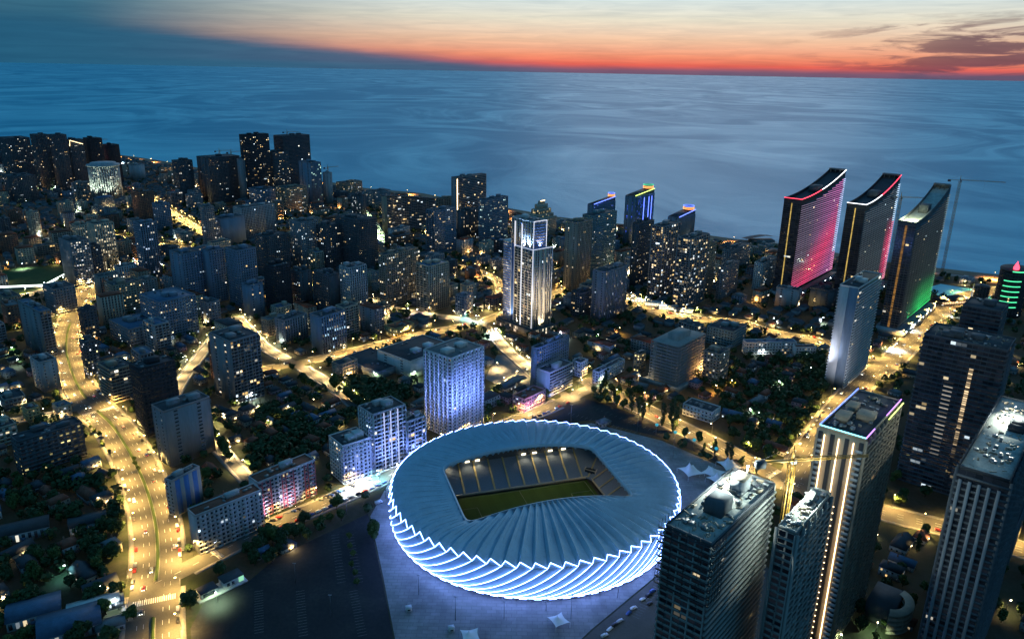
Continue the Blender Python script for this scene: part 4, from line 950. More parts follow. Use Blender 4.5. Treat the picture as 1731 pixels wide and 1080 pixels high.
    if podium:
        MB().box(-h-1.5, h+1.5, -k-9, k+4, 0, 9.0).build('podium', 'wall_pale', root); MB().box(-h-1.6, h+1.6, -k-9.1, k+4.1, 9.0, 9.6).build('podium_roof', 'roof_grey', root)
        for q in range(7): MB().box(-h+6+q*(a-10)/7, -h+7+q*(a-10)/7, -k-9.3, -k-9.05, 5.5, 6.3).build('podium_lamp', 'lamp_white', root)
    return root, a, bb, zf, zr
def col1(s, t):
    c = np.array([.13, .10, .15]); m = np.array([.46, .13, .36]); r_ = np.array([.95, .07, .22])
    f = np.clip((s-.25)/.6, 0, 1); c = c*(1-f)+m*f
    d = max(0, 1-abs(t-(.02+.62*max(0, s-.15)))*3.6)*(1-np.clip((s-.75)/.25, 0, 1)*.5); c = c*(1-d)+r_*d*.95
    if s > .95: c = np.array([.55, .62, .95]) if t > .25 else np.array([.8, .25, .5])
    return c
def col2(s, t):
    c = np.array([.045, .06, .07]); f = np.clip((s-.72)/.2, 0, 1)*np.clip((.62-t)/.2+.2, 0, 1)
    c = c*(1-f)+np.array([1., .08, .22])*f
    if s > .93: c = np.array([.55, .75, .95]) if t > .6 else np.array([1., .3, .45])
    return c
def col3(s, t):  # glowing floor edges stand for green light coming up from below
    c = np.array([.022, .026, .024]); 
    if s > .9: c = np.array([.10, .13, .12])
    f = np.clip((.34-t)/.3, 0, 1)*np.clip((s-.25)/.3, 0, 1); return c*(1-f)+np.array([.03, .75, .16])*f
curtain_tower('first curtain tower washed magenta and red, left of the three', (1326, 1355, 1426, 338, 507, 288, 185), col1)
curtain_tower('middle curtain tower with red light on its right edge', (1432, 1464, 1518, 347, 520, 297, 185), col2, topcol=('led_white', 'led_red'))
o3, o3a, o3b, o3f, o3r = curtain_tower('unfinished curtain tower with green glow at its foot, right of the three', (1519, 1550, 1601, 376, 568, 314, 185), col3, True)

# ---- tall white and blue tower in the middle
b, zz, a, bb = dims(866, 903, 924, 376, 566, math.radians(40), None, 10, 60)
ct, _c = place(b, zz, a, bb, math.radians(40), 'residential_tower', 'tall white and blue lit tower in the middle of the city')
rs = np.random.default_rng(5); zsh = zat(b, 422); h, k = a/2, bb/2
MB().box(-h, h, -k, k, 0, zz).build('upper_shaft', 'wall_cobalt', ct)
MB().box(-h-3.5, h+7, -k-3.5, k*.45, 0, zsh).build('lower_shaft', 'wall_bluegrey', ct)
MB().box(-h-1.0, h*.4, k, k+14, 0, zsh+3).build('rear_wing', 'wall_white', ct)
MB().box(-h-9, h+12, -k-9, k+17, 0, 9).build('podium', 'wall_tan', ct); MB().box(-h-9.2, h+12.2, -k-9.2, k+17.2, 9, 9.6).build('podium_roof', 'roof_dark', ct)
Q = newQ(); F = faces_of(a, bb)
def sub(face, s0, s1, d=0.0):
    o, t, n, W = F[face]; return (o+t*s0+n*d, t, n, s1-s0)
facade(Q, F['L'], zsh+1, zz-1, 'columns', .0, rs, bay=5); facade(Q, F['R'], zsh+1, zz-1, 'grid', .5, rs, [(.25, .28, .45)], bay=2.2, gain=.35)
F2 = faces_of(a+10.5, bb*.5+k*.45+3.5); fr0 = {}
cxl, cyl = (h+7-h-3.5)/2, (k*.45-k-3.5)/2; al, bl = a+10.5, k*1.45+3.5
F2 = faces_of(al, bl)
for q in F2: o, t, n, W = F2[q]; F2[q] = (o+np.array([cxl, cyl, 0]), t, n, W)
facade(Q, F2['R'], 10, zsh-1, 'columns', .10, rs, bay=3.4); facade(Q, F2['L'], 10, zsh-1, 'balc', .14, rs, bay=3.2)
frw = (np.array([-h-1.0, k+14, 0]), np.array([0., -1, 0]), np.array([-1., 0, 0]), 14.0); facade(Q, frw, 14, zsh+2, 'grid', .55, rs, [(1, .9, .7)], gain=.5, bay=2.3)
buildQ(Q, ct, 'wall_cobalt', 'wall_beige')
for q, s0 in enumerate((.16, .60)):
    fL = F['L']; MB().fbox(fL[:3], fL[3]*s0, fL[3]*s0+2.0, 10, zz-3, 1.0 if q == 0 else 5.2, 1.4 if q == 0 else 5.4, np.array([.75, .78, .85])).build('white_light_line', 'led_att', ct, False, True)
for s0, m_ in ((.02, 'led_warm'), (.30, 'wall_tan'), (.55, 'wall_tan'), (.98, 'led_white')):
    fR = F2['R']; MB().fbox(fR[:3], max(0, fR[3]*s0-.5), min(fR[3], fR[3]*s0+.5)+ (3.0 if 'tan' in m_ else 0), 9.7, zsh, .85, 1.7).build('vertical_fin', 'wall_beige' if 'tan' in m_ else 'wall_white', ct)
for (x, y, z0_, z1_) in ((-h-.5, -k-.5, zsh+1, zz+.8), (h+.3, -k-.4, zsh+1, zz+.8), (h+7.3, -k-3.8, 9.7, zsh+.6), (-h-3.9, -k-3.9, 9.7, zsh+.6)): led(ct, [(x, y, z0_), (x, y, z1_)], 'led_soft', .28)
led(ct, [(-h-.5, -k-.5, zz+.8), (h+.3, -k-.5, zz+.8)], 'led_soft', .3); led(ct, [(-h-3.9, k*.45, zsh+.6), (-h-3.9, -k-3.9, zsh+.6), (h+7.3, -k-3.9, zsh+.6)], 'led_soft', .25)
roof_kit(ct, a, bb, zz, 'wall_white', 'roof_grey', rs, 2, 8)
S_, Z_ = np.meshgrid(np.arange(16)*2.6, [1.0, 5.0]); MB().fquad((np.array([-h-9, -k-9, 0.]), np.array([1., 0, 0]), np.array([0., -1, 0])), S_.ravel()+.4, S_.ravel()+2.2, Z_.ravel(), Z_.ravel()+3, .06, litcols(32, .9, rs, [(1, .85, .6)], .8)).fquad((np.array([-h-9, k+17, 0.]), np.array([0., -1, 0]), np.array([-1., 0, 0])), S_.ravel()+.4, S_.ravel()+2.2, Z_.ravel(), Z_.ravel()+3, .06, litcols(32, .7, rs, [(1, .75, .5)], .7)).build('shop_glazing', 'glazing', ct, True, True)
# added upward lights, no fixtures, that brighten the tower from podium and shoulder
for (x, y, z_, d, e, c_) in ((-h-7.5, 0, 10.0, (.5, 0, 2.2), 24000, (1, .88, .72)), (-h-7.5, k, 10.0, (.5, 0, 2.2), 20000, (1, .88, .72)), (0, -k-7.5, 10.0, (0, .4, 2), 18000, (1, .85, .65)), (-h-1.8, -k*.2, zsh+.8, (.15, 0, 1), 60000, (.35, .6, 1)), (-h-1.8, -k*.7, zsh+.8, (.15, 0, 1), 60000, (.35, .6, 1)), (0, -k-2, zsh+.8, (0, .1, 1), 20000, (.85, .8, 1))):
    lamp_light('wash_light', 'SPOT', ct, (x, y, z_), e, c_, .4, aim(d), 1.5, .6)

# ---- three towers with lit rings on slanted roofs
def ring_tower(label, xl, xm, xr, yt, yb, wall, cols, lit):
    root, a, bb, zz = block(label, xl, xm, xr, yt, yb, wall, 'sparse', 'ribs', lit, name='ring_tower', boxes=0, clutter=0, pal=cols[3])
    h, k = a/2, bb/2; rc = min(k*.9, 9.5); cx_ = h-rc*.7
    MB().add([(-h, -k, zz+1.2), (h, -k, zz+1.2), (h, k, zz+1.2), (-h, k, zz+1.2), (h, -k, zz+8), (h, k, zz+8)], [np.array([[0, 3, 2, 1], [1, 2, 5, 4], [0, 4, 5, 3]]), np.array([[0, 1, 4], [3, 5, 2]])]).build('slanted_roof', 'wall_dark', root)
    dr = MB().lathe([(rc*.9, zz+1), (rc*.9, zz+9), (rc, zz+9.2), (rc, zz+15), (rc*.92, zz+15.2), (.1, zz+15.2)], 28, (cx_, 0)).build('drum', 'wall_dark', root)
    th = np.linspace(0, 2*PI, 33)
    for q, (dz, m_) in enumerate(((9.6, cols[1]), (12.2, cols[1]), (15.0, cols[0]))):
        led(root, np.c_[cx_+(rc+.3)*np.cos(th), (rc+.3)*np.sin(th), np.full(33, zz+dz)], m_, .5, 'ring_light')
    led(root, [(-h, -k-.5, zz+1.8), (h, -k-.5, zz+8.4)], cols[2], .55)
    for q_ in ((-.05, .2, .35) if lit > .3 else ()): led(root, [(h*q_*2, -k-1.3, 8), (h*q_*2, -k-1.3, zz-4)], 'led_blue', .45)
    return root
ring_tower('lit-ring tower with blue roof line, left of the three', 994, 1004, 1040, 347, 400, 'bluegrey', ('led_blue', 'led_orange', 'led_blue', [(.15, .25, 1)]), .12)
t2 = ring_tower('tallest lit-ring tower, glowing deep blue with a green roof line', 1058, 1074, 1106, 333, 415, 'bluegrey', ('led_green', 'led_orange', 'led_yellowgreen', [(.05, .12, 1)]), .5)
ring_tower('lit-ring tower with orange ring and blue roof line, right of the three', 1130, 1148, 1175, 369, 415, 'grey', ('led_blue', 'led_orange', 'led_blue', [(1, .5, .3)]), .12)
# ---- stepped beige hotel with lit colonnade
b, zz, a, bb = dims(888, 908, 941, 362, 404, YG, None, 10, 80)
sh, _c = place(b, zz, a, bb, YG, 'stepped_hotel', 'stepped beige hotel with a glowing colonnade near the shore'); Q = newQ(); z_ = 0
for q, (f, z1_) in enumerate(((1, .78), (.8, .92), (.62, 1.12), (.42, 1.3), (.22, 1.42))):
    MB().box(-a/2*f, a/2*f, -bb/2*f, bb/2*f, z_, zz*z1_).build('tier', 'wall_beige', sh); FF = faces_of(a*f, bb*f)
    if q < 3:
        for key in 'RL': facade(Q, FF[key], z_+1, zz*z1_-.5, 'columns' if q == 2 else 'grid', .6 if q == 2 else .12, rs, [(1, .75, .35)], gain=.8)
    z_ = zz*z1_
buildQ(Q, sh, 'wall_beige'); led(sh, [(-a*.11, -bb*.11, z_+.5), (a*.11, -bb*.11, z_+.5)], 'led_warm', .7)
# ---- round tower lit from below
g = G(182, 331); zr_ = zat(g, 276)
rt_ = thing('round_tower', 'round greenish-white floodlit tower at far left', 'building', (g[0], g[1], 0)); FOOT.append((g[:2], 45, 45, 0))
rr = 34.0; MB().lathe([(rr*.93, 0), (rr*.93, zr_-6), (rr*1.04, zr_-5.5), (rr*1.04, zr_-2), (rr*.8, zr_-1.5), (rr*.8, zr_+2), (.1, zr_+2.2)], 40).build('wall', 'wall_pale', rt_)
fins = MB(); gls = MB()
for q in range(40):
    t_ = q*2*PI/40; n_ = np.array([math.cos(t_), math.sin(t_), 0]); tt = np.array([-n_[1], n_[0], 0])
    fins.fbox((n_*rr*.93, tt, n_), -.9, .9, 0, zr_-6, 0, 1.6)
    zq = 4+3.2*np.arange(int((zr_-12)/3.2)); gls.fquad((n_*rr*.935, tt, n_), 1.0, 4.0, zq, zq+2, .5, litcols(len(zq), .45, rs, [(.8, 1, .75), (1, .95, .7)], .6))
fins.build('vertical_fins', 'wall_white', rt_, True); gls.build('window_glazing', 'glazing', rt_, True, True)
for t_ in (-1.0, -1.75, -2.5): lamp_light('wash_light', 'SPOT', rt_, (rr*1.6*math.cos(t_), rr*1.6*math.sin(t_), 3), 90000, (.8, 1, .75), .5, aim((-math.cos(t_)*.5, -math.sin(t_)*.5, 1)), 1.5, .6)
# ---- concave curved apartment block
b, zz, a, bb = dims(653, 664, 738, 340, 398, YG, None, 10, 220)
u = np.array([math.cos(YG), math.sin(YG)]); v = np.array([-u[1], u[0]]); e0 = G(656, 395)[:2]; e1 = G(736, 385)[:2]
cb = thing('curved_block', 'long concave apartment block full of small warm windows', 'building', (*((e0+e1)/2), 0)); mid = (e0+e1)/2; L_ = np.hypot(*(e1-e0)); d_ = (e1-e0)/L_; nn = np.array([-d_[1], d_[0]]); FOOT.append((mid, L_/2, 18, math.atan2(d_[1], d_[0])))
zc0, zc1 = zat((*e0, 0), 333), zat((*e1, 0), 338); Q = newQ(); sgs = 9
for q in range(sgs):
    p = [((t-.5)*L_*d_ + nn*(1-(2*t-1)**2)*L_*.10) for t in (q/sgs, (q+1)/sgs)]; dd = p[1]-p[0]; ln_ = np.hypot(*dd); dd = dd/ln_; n2 = np.array([-dd[1], dd[0]])
    zt_ = zc0+(zc1-zc0)*q/sgs
    MB().prism([p[0], p[1], p[1]+n2*14, p[0]+n2*14], 0, zt_).build('wall', 'wall_tan', cb); MB().prism([p[0]-n2*.5, p[1]-n2*.5, p[1]+n2*14.4, p[0]+n2*14.4], zt_+.02*q, zt_+1+.02*q).build('roof', 'roof_dark', cb)
    facade(Q, (np.array([*p[0], 0.]), np.array([*dd, 0]), np.array([*(-n2), 0]), ln_), 1, zt_-.5, 'strip', .22, rs, bay=4)
buildQ(Q, cb, 'wall_tan', 'wall_grey')
# ---- dark tower with green light spiral and a red figure sign on top
g = G(1700, 530); zt_ = zat(g, 455)
gt = thing('casino_tower', 'dark rounded tower with green light bands and a red rooftop emblem', 'building', (g[0], g[1], 0), YG); FOOT.append((g[:2], 30, 30, 0))
k_ = 28; an = np.linspace(0, 2*PI, k_, endpoint=False); el_ = np.c_[24*np.cos(an), 17*np.sin(an)]
MB().prism(el_, 0, zt_).build('wall', 'wall_black', gt); MB().prism(el_*1.04, zt_, zt_+1.5).build('roof', 'roof_dark', gt)
led(gt, np.c_[el_*1.06, np.full(k_, zt_+1.2)][14:25], 'led_green', .8)
for q in range(6): led(gt, np.c_[el_*1.05, 12+7*q+np.linspace(0, 5, k_)][12:18], 'led_green', .7)
Q = newQ()
for q in range(k_):
    p0, p1 = el_[q], el_[(q+1) % k_]; dd = p1-p0; ln_ = np.hypot(*dd); dd /= ln_
    facade(Q, (np.array([*p0, 0.]), np.array([*dd, 0]), np.array([dd[1], -dd[0], 0]), ln_), 2, zt_-2, 'grid', .06, rs, bay=5)
buildQ(Q, gt, 'wall_black')
MB().lathe([(.1, 0), (3.2, 1), (3.6, 4), (2.2, 7), (1.0, 9.5), (.2, 12)], 10, (-15, -2)).build('emblem', 'led_red', gt).location = (0, 0, zt_+1.5)
for q in range(9): MB().box(2+q*2.1, 3.4+q*2.1, -1, -.4, zt_+2.2, zt_+5.5).build('sign_letter', 'wall_grey', gt)
MB().box(1.5, 21, -.9, -.6, zt_+1.5, zt_+2.2).build('sign_rail', 'steel', gt)
# ---- concrete frame under construction
b, zz, a, bb = dims(1101, 1148, 1194, 584, 656, YG, None, 10, 60)
cf, _c = place(b, zz, a, bb, YG, 'construction_frame', 'raw concrete building frame with open floors at centre right'); nf = int(zz/3.3)
sm = MB().box(-a/2, a/2, -bb/2, bb/2, 0, .32).mesh('floor_slab', 'wall_conc'); colm = MB()
for x in np.linspace(-a/2+.5, a/2-.5, 9):
    for y in np.linspace(-bb/2+.5, bb/2-.5, 6): colm.box(x-.3, x+.3, y-.3, y+.3, .32, 3.3)
colm = colm.mesh('column_row', 'wall_conc'); MB().box(-a*.22, a*.22, -bb*.2, bb*.2, 0, zz+4).build('lift_core', 'wall_conc', cf)
lowm = MB().box(-a/2+.02, a/2-.02, -bb/2+.02, -bb/2+.2, .32, 1.3).box(-a/2+.02, -a/2+.2, -bb/2+.2, bb/2, .32, 1.3).mesh('brick_infill', 'wall_grey')
for q in range(nf+1):
    o = link('floor_slab', sm, cf); o.location = (0, 0, q*3.3)
    if q < nf: o = link('column_row', colm, cf, True); o.location = (0, 0, q*3.3); o = link('brick_infill', lowm, cf); o.location = (0, 0, q*3.3)
MB().box(-a/2-8, a/2+6, -bb/2-8, bb/2+6, 0, .4).box(-a/2-8, a/2+6, -bb/2-8, -bb/2-7.6, .4, 5).box(-a/2-8, -a/2-7.6, -bb/2-7.6, bb/2+6, .4, 5).build('site_base', 'wall_conc', cf)
lamp_light('work_light', 'POINT', cf, (a/2+3, -bb/2-3, 6), 42000, (1, .5, .15), .5)

# ---- tower cranes
def crane(label, base, h, jib, cjib, ang, z0=0.0, mat='crane_yellow', r=1.0, luff=0.0):
    root = thing('tower_crane', label, 'crane', (base[0], base[1], z0))
    mb = MB()
    for sx_ in (-r, r):
        for sy in (-r, r): mb.tube([(sx_, sy, 0), (sx_, sy, h)], .24, 4)
    n = max(3, int(h/5)); zq = np.linspace(0, h, n+1)
    for i in range(n):
        c = [(-r, -r), (r, -r), (r, r), (-r, r)]
        for q in range(4):
            p, s_ = c[q], c[(q+1) % 4]; mb.tube([(*p, zq[i]), (*s_, zq[i+1])], .14, 3)
    mb.build('mast', mat, root)
    rot = link('slewing_unit', None, root); rot.location = (0, 0, h); rot.rotation_euler = (0, 0, ang)
    jm = MB(); tz = math.tan(luff)
    for (y, z) in ((-.8, 0), (.8, 0), (0, 1.5)): jm.tube([(0, y, z+1), (jib, y*.5, z*.5+1+jib*tz)], .22, 4)
    for q in range(int(jib/4)):
        x0, x1 = q*4, q*4+2; jm.tube([(x0, -.8, 1+x0*tz), (x1, 0, 2.4+x1*tz), (x0+4, -.8, 1+(x0+4)*tz)], .07, 3); jm.tube([(x0, .8, 1+x0*tz), (x1, 0, 2.4+x1*tz), (x0+4, .8, 1+(x0+4)*tz)], .07, 3)
    jm.build('jib', mat, rot)
    MB().box(-cjib, 0, -.8, .8, .8, 1.2).build('counter_jib', mat, rot); MB().box(-cjib-1, -cjib+3, -1.2, 1.2, -1.8, 1.4).build('counterweight', 'wall_dark', rot)
    MB().tube([(0, 0, 1), (0, 0, 8)], [.7, .2], 4).build('tower_head', mat, rot); MB().tube([(jib*.65, 0, 2.2+jib*.65*tz), (0, 0, 8), (-cjib, 0, 1.2)], .06, 3).build('tie_bar', 'steel', rot)
    MB().box(.6, 2.6, .9, 2.3, -1.6, .9).build('cab', 'wall_pale', rot)
    MB().tube([(jib*.55, 0, 1+jib*.55*tz), (jib*.55, 0, -12)], .05, 3).build('hoist_cable', 'steel', rot)
    return root
p3 = G(1592, 462); crane('tall red-tipped crane standing beside the unfinished curtain tower', p3, zat(p3, 306), 62, 16, math.radians(-18), r=1.4)
p4 = G(1492, 510); crane('crane with work lights between the second and third curtain towers', p4, zat(p4, 335), 34, 12, math.radians(-8), r=1.2)
pf = G(1330, 845, 128); crane('near lattice crane rising beside the front construction tower', pf, 146, 34, 15, math.radians(8), r=1.1)
for (x, y, yt, lab) in ((378, 330, 256, 'small crane on the wide dark slab tower, left one'), (397, 330, 258, 'small crane on the wide dark slab tower, right one'), (492, 320, 224, 'small crane above the unfinished skyline tower'), (557, 338, 284, 'small crane at the right end of the left skyline'), (171, 312, 237, 'crane mast strung with red lights at far left')):
    g = G(x, y); cr = crane(lab, g, zat(g, yt), 30, 10, math.radians(10+x % 40), r=1.3)
    if x == 171: led(cr, [(1.6, -1.6, 40), (1.6, -1.6, zat(g, yt))], 'led_red', .8)
# ---- details on the front tower roof
k = fbb/2; h = fa/2
rb1 = MB().box(h*.35, h*.62, -k*.35, k*.25, fz+.25, fz+7).build('stair_house', 'wall_pale', ft); MB().box(h*.34, h*.63, -k*.37, k*.27, fz+7, fz+7.4).build('stair_roof', 'wall_tan', ft)
MB().box(-h*.38, -h*.05, -k*.45, k*.35, fz+.25, fz+6.5).build('lift_house', 'wall_dark', ft)
sc_ = MB()
for x in np.linspace(-h-2.2, -h+8, 5):
    for y in np.linspace(-k-2, k+2, 5): sc_.tube([(x, y, fz-26), (x, y, fz+2.4)], .11, 4)
for z_ in np.arange(fz-26, fz+2, 3.2):
    sc_.tube([(-h-2.2, -k-2, z_), (-h-2.2, k+2, z_)], .09, 4); sc_.tube([(-h-2.2, -k-2, z_), (-h+8, -k-2, z_)], .09, 4); sc_.box(-h-2.2, -h-1.2, -k-2, k+2, z_, z_+.1)
sc_.build('scaffold', 'dark_steel', ft)
lamp_light('work_light', 'POINT', ft, (h*.45, k*.72, fz+15), 75000, (.85, 1, .92), .4); MB().box(h*.9-.4, h*.9+.4, k*.2-.4, k*.2+.4, fz+5.6, fz+6.0).tube([(h*.9, k*.2, fz+.25), (h*.9, k*.2, fz+5.6)], .08, 4).build('work_lamp', 'lamp_white', ft)
lamp_light('work_light', 'POINT', nt, (na*.05, nb_*.2, nz+9), 45000, (.8, 1, .9), .4); MB().box(na*.05-.3, na*.05+.3, nb_*.2-.3, nb_*.2+.3, nz+6.5, nz+6.9).tube([(na*.05, nb_*.2, nz+.25), (na*.05, nb_*.2, nz+6.5)], .08, 4).build('work_lamp', 'wall_pale', nt)
lamp_light('work_light', 'POINT', rt, (ra*.2, 0, rz+10), 60000, (.9, 1, .85), .4); MB().box(ra*.2-.3, ra*.2+.3, -.3, .3, rz+7.5, rz+7.9).tube([(ra*.2, 0, rz+.25), (ra*.2, 0, rz+7.5)], .08, 4).build('work_lamp', 'wall_pale', rt)
lamp_light('work_light', 'POINT', o3, (-o3a*.38, 0, o3f+6), 90000, (.9, 1, .6), .5); lamp_light('green_wash', 'SPOT', o3, (o3a*.1, -o3b/2-7, 11), 160000, (.05, 1, .2), .5, aim((.15, .55, 1)), 1.7, .6); lamp_light('green_wash', 'SPOT', o3, (-o3a*.25, -o3b/2-7, 11), 90000, (.05, 1, .2), .5, aim((.15, .55, 1)), 1.7, .6)
# glowing stairwell of the huge dark tower
frd = (np.array([-da/2, db/2, 0.]), np.array([0., -1, 0]), np.array([-1., 0, 0])); zq = 6+1.7*np.arange(int((dz-22)/1.7)); r9 = np.random.default_rng(3)
MB().fbox(frd, db*.62, db*.67, zq, zq+1.1, 1.15, 1.25, np.array([1, .72, .4])*(r9.random((len(zq), 1))**1.4)*1.5*np.clip((zq-30)/40, 0, 1)[:, None]).build('stairwell_light', 'led_att', dk, True, True)
zq = 30+3.4*np.arange(18); MB().fbox(frd, db*.36, db*.36+6, zq, zq+.9, 1.15, 1.22, np.array([.8, .72, .6])*r9.random((18, 1))*.5).build('dim_floor_light', 'led_att', dk, True, True)

for i, (x, y, tx, ty, tz_, e, c_) in enumerate(((838, 588, 880, 552, 70, 120000, (1, .88, .72)), (872, 598, 885, 552, 60, 80000, (1, .88, .74)), (948, 588, 918, 560, 60, 130000, (1, .86, .68)), (925, 600, 905, 560, 95, 110000, (1, .92, .82)))):  # added lights that brighten the white and blue tower and its foot
    g = G(x, y); tg = G(tx, ty); flood(('first', 'second', 'third', 'fourth')[i] + ' added mast lamp brightening the white and blue tower, from the left', (g[0], g[1], 0.), 0, (tg[0], tg[1], tz_), e, c_, 1.0, mast=11)

g = G(1368, 640); tg = G(1400, 652); flood('added mast lamp in the dark trees brightening the white-panelled slab tower', (g[0], g[1], 0.), 0, (tg[0]+12, tg[1]+10, 55), 150000, (.72, .8, 1), 1.3, mast=12)  # unseen fixtures added to lighten the slab tower's blank wall
g = G(1395, 690); flood('added mast lamp at the kerb brightening the white-panelled slab tower', (g[0], g[1], 0.), 0, (tg[0]+12, tg[1]+10, 50), 90000, (.75, .82, 1), 1.3, mast=12)
# ------------------------------------------------------------------ what is free ground
_FA = [None, 0]
def in_foot(p, m=0.0):
    if _FA[1] != len(FOOT): _FA[0] = np.array([(*f[0][:2], f[1]+f[2]+4) for f in FOOT]); _FA[1] = len(FOOT)
    A = _FA[0]
    for k in np.nonzero((np.abs(A[:, 0]-p[0]) < A[:, 2]+m) & (np.abs(A[:, 1]-p[1]) < A[:, 2]+m))[0]:
        c, ha, hb, yw = FOOT[k]
        d = p[:2]-c; 
        if abs(d[0]) > ha+hb+m+4 or abs(d[1]) > ha+hb+m+4: continue
        u, v = math.cos(yw), math.sin(yw)
        if abs(d[0]*u+d[1]*v) < ha+m and abs(-d[0]*v+d[1]*u) < hb+m: return True
    return False
RP = np.concatenate([R['line'] for R in ROADS]); RW = np.concatenate([np.full(len(R['line']), R['w']/2) for R in ROADS])
def on_road(p, m):
    d = RP-np.asarray(p)[:2]; return bool(np.any(d[:, 0]**2+d[:, 1]**2 < (RW+m)**2))
OPEN = [PLAZA, LOT_A, LOT_B, LOT_C, YARD]
LAGOON = [G(*p)[:2] for p in ((1568, 486), (1590, 480), (1640, 488), (1680, 500), (1672, 514), (1630, 508), (1585, 500))]
OPEN.append(LAGOON)
GARDEN = [G(*p)[:2] for p in ((0, 500), (0, 455), (108, 447), (112, 470), (78, 492))]; OPEN.append(GARDEN)
PARK = [G(*p)[:2] for p in ((545, 640), (640, 648), (700, 665), (650, 715), (600, 680))]
def in_land(p): return in_poly(p, land) and not near_line(p, co, 52)
def free(p, rad, roadm=None):
    return in_land(p) and not on_road(p, rad+3.5 if roadm is None else roadm) and not in_foot(np.asarray(p), rad) and not any(in_poly(p, q) for q in OPEN) and np.hypot(*(np.asarray(p)[:2]-SC)) > 110
def inview(p, m=40):
    x, y = P((p[0], p[1], 0)); return -m < x < IW+m and y < IH+m*2 and p[1] > 120
LM = {'the stadium': SC, 'the white-blue tower': G(905, 560)[:2], 'the blue ribbed tower': G(765, 735)[:2], 'the curved block': G(700, 390)[:2], 'the striped seafront slab': G(790, 390)[:2],
      'the round floodlit tower': G(182, 331)[:2], 'the tallest skyline tower': G(430, 345)[:2], 'the beige floodlit tower': G(165, 455)[:2], 'the avenue bend': G(112, 590)[:2], 'the zebra crossing': G(262, 1010)[:2],
      'the striped end wall': G(315, 860)[:2], 'the big white-walled hall': G(690, 640)[:2], 'the raw concrete frame': G(1146, 655)[:2], 'the first curtain tower': G(1331, 506)[:2], 'the unfinished curtain tower': G(1517, 567)[:2],
      'the white-panelled slab tower': G(1430, 655)[:2], 'the huge dark tower': G(1600, 700)[:2], 'the finned hotel': G(640, 795)[:2], 'the slender warm-windowed tower': G(508, 458)[:2], 'the long blue slab': G(310, 515)[:2],
      'the busy lit towers': G(1150, 515)[:2], 'the yellow-windowed office': G(60, 800)[:2], 'the diagonal road': G(1200, 715)[:2], 'the ring-lit tallest tower': G(1080, 415)[:2], 'the eleven-storey block': G(390, 684)[:2]}
LMN = list(LM); LMC = np.array([LM[k] for k in LMN])
def rank_labels(items, fmt):
    """items: (obj, pos, descr); label = descr + rank of distance to the nearest landmark among the same kind"""
    by = {}
    for o, p, d in items:
        dist = np.hypot(*(LMC-np.asarray(p)[:2]).T); j = int(np.argmin(dist)); by.setdefault((j, d), []).append((dist[j], o))
    for (j, d), l in by.items():
        l.sort(key=lambda q: q[0])
        for i, (_, o) in enumerate(l): o['label'] = fmt(d, ordw(i) + ' nearest' if i else 'nearest', LMN[j])

FOOT.append(((G(333, 1020)+G(405, 982))[:2]/2+np.array([0, 3]), 18, 9, math.radians(46)))
# low halls with broad roofs at the bottom left
for (x, y, a, b_, h_, rm, lab) in ((160, 1030, 26, 10, 5, 'roof_white', 'long hall with a pale sheet roof at the bottom left'), (120, 1062, 30, 22, 6, 'roof_blue', 'broad blue-roofed hall at the bottom left corner area'), (60, 1040, 26, 18, 6, 'roof_blue', 'blue-roofed hall with a lit gable at the left edge'), (188, 1062, 14, 9, 4, 'roof_grey', 'small grey-roofed shop beside the avenue at bottom left'), (195, 1022, 9, 7, 4, 'roof_blue', 'bright blue kiosk roof beside the avenue'), (40, 905, 30, 16, 7, 'roof_dark', 'dark-roofed hall among trees at the left edge'), (150, 890, 22, 14, 6, 'roof_dark', 'dark-roofed hall among trees left of the avenue')):
    g = G(x, y); t = thing('low_hall', lab, 'hall', (g[0], g[1], 0), math.radians(30)); FOOT.append((g[:2], a/2+1.5, b_/2+1.5, math.radians(30)))
    MB().box(-a/2, a/2, -b_/2, b_/2, 0, h_).build('wall', 'wall_pale', t); MB().add([(-a/2-.6, -b_/2-.6, h_), (a/2+.6, -b_/2-.6, h_), (a/2+.6, b_/2+.6, h_), (-a/2-.6, b_/2+.6, h_), (-a/2-.6, 0, h_+b_*.16), (a/2+.6, 0, h_+b_*.16)], [np.array([[0, 1, 5, 4], [2, 3, 4, 5], [3, 2, 1, 0]]), np.array([[1, 2, 5], [3, 0, 4]])]).build('roof', rm, t)
    n = int(a/3.5); fr = faces_of(a, b_)['R'][:3]; MB().fbox(fr, np.arange(n)*3.5+.8, np.arange(n)*3.5+2.6, 1, h_-1.2, 0, .08, litcols(n, .35, np.random.default_rng(x), gain=.7)).build('window_glazing', 'glazing', t, True, True); MB().fbox(fr, a*.5-1.6, a*.5+1.6, 0, 3.2, .09, .16).build('door', 'roof_blue', t)
# ------------------------------------------------------------------ filler apartment blocks of the dense city
cols = ['grey', 'tan', 'tan', 'bluegrey', 'pale', 'dark', 'beige', 'beige', 'brick', 'conc']
NUM = {2: 'two', 3: 'three', 4: 'four', 5: 'five', 6: 'six', 7: 'seven', 8: 'eight', 9: 'nine', 10: 'ten', 11: 'eleven', 12: 'twelve', 13: 'thirteen', 14: 'fourteen'}
CN = {'grey': 'grey', 'tan': 'tan', 'bluegrey': 'blue-grey', 'pale': 'pale', 'dark': 'dark', 'beige': 'beige', 'brick': 'brick-red', 'conc': 'concrete'}
KEEP = [(-20, 462, 118, 500), (826, 360, 968, 580), (715, 560, 822, 745), (1300, 280, 1610, 560), (1385, 450, 1500, 660), (640, 560, 720, 645), (350, 560, 440, 690), (1100, 540, 1200, 660), (895, 560, 970, 680), (860, 640, 930, 700)]
uG, vG = np.array([math.cos(YG), math.sin(YG)]), np.array([-math.sin(YG), math.cos(YG)])
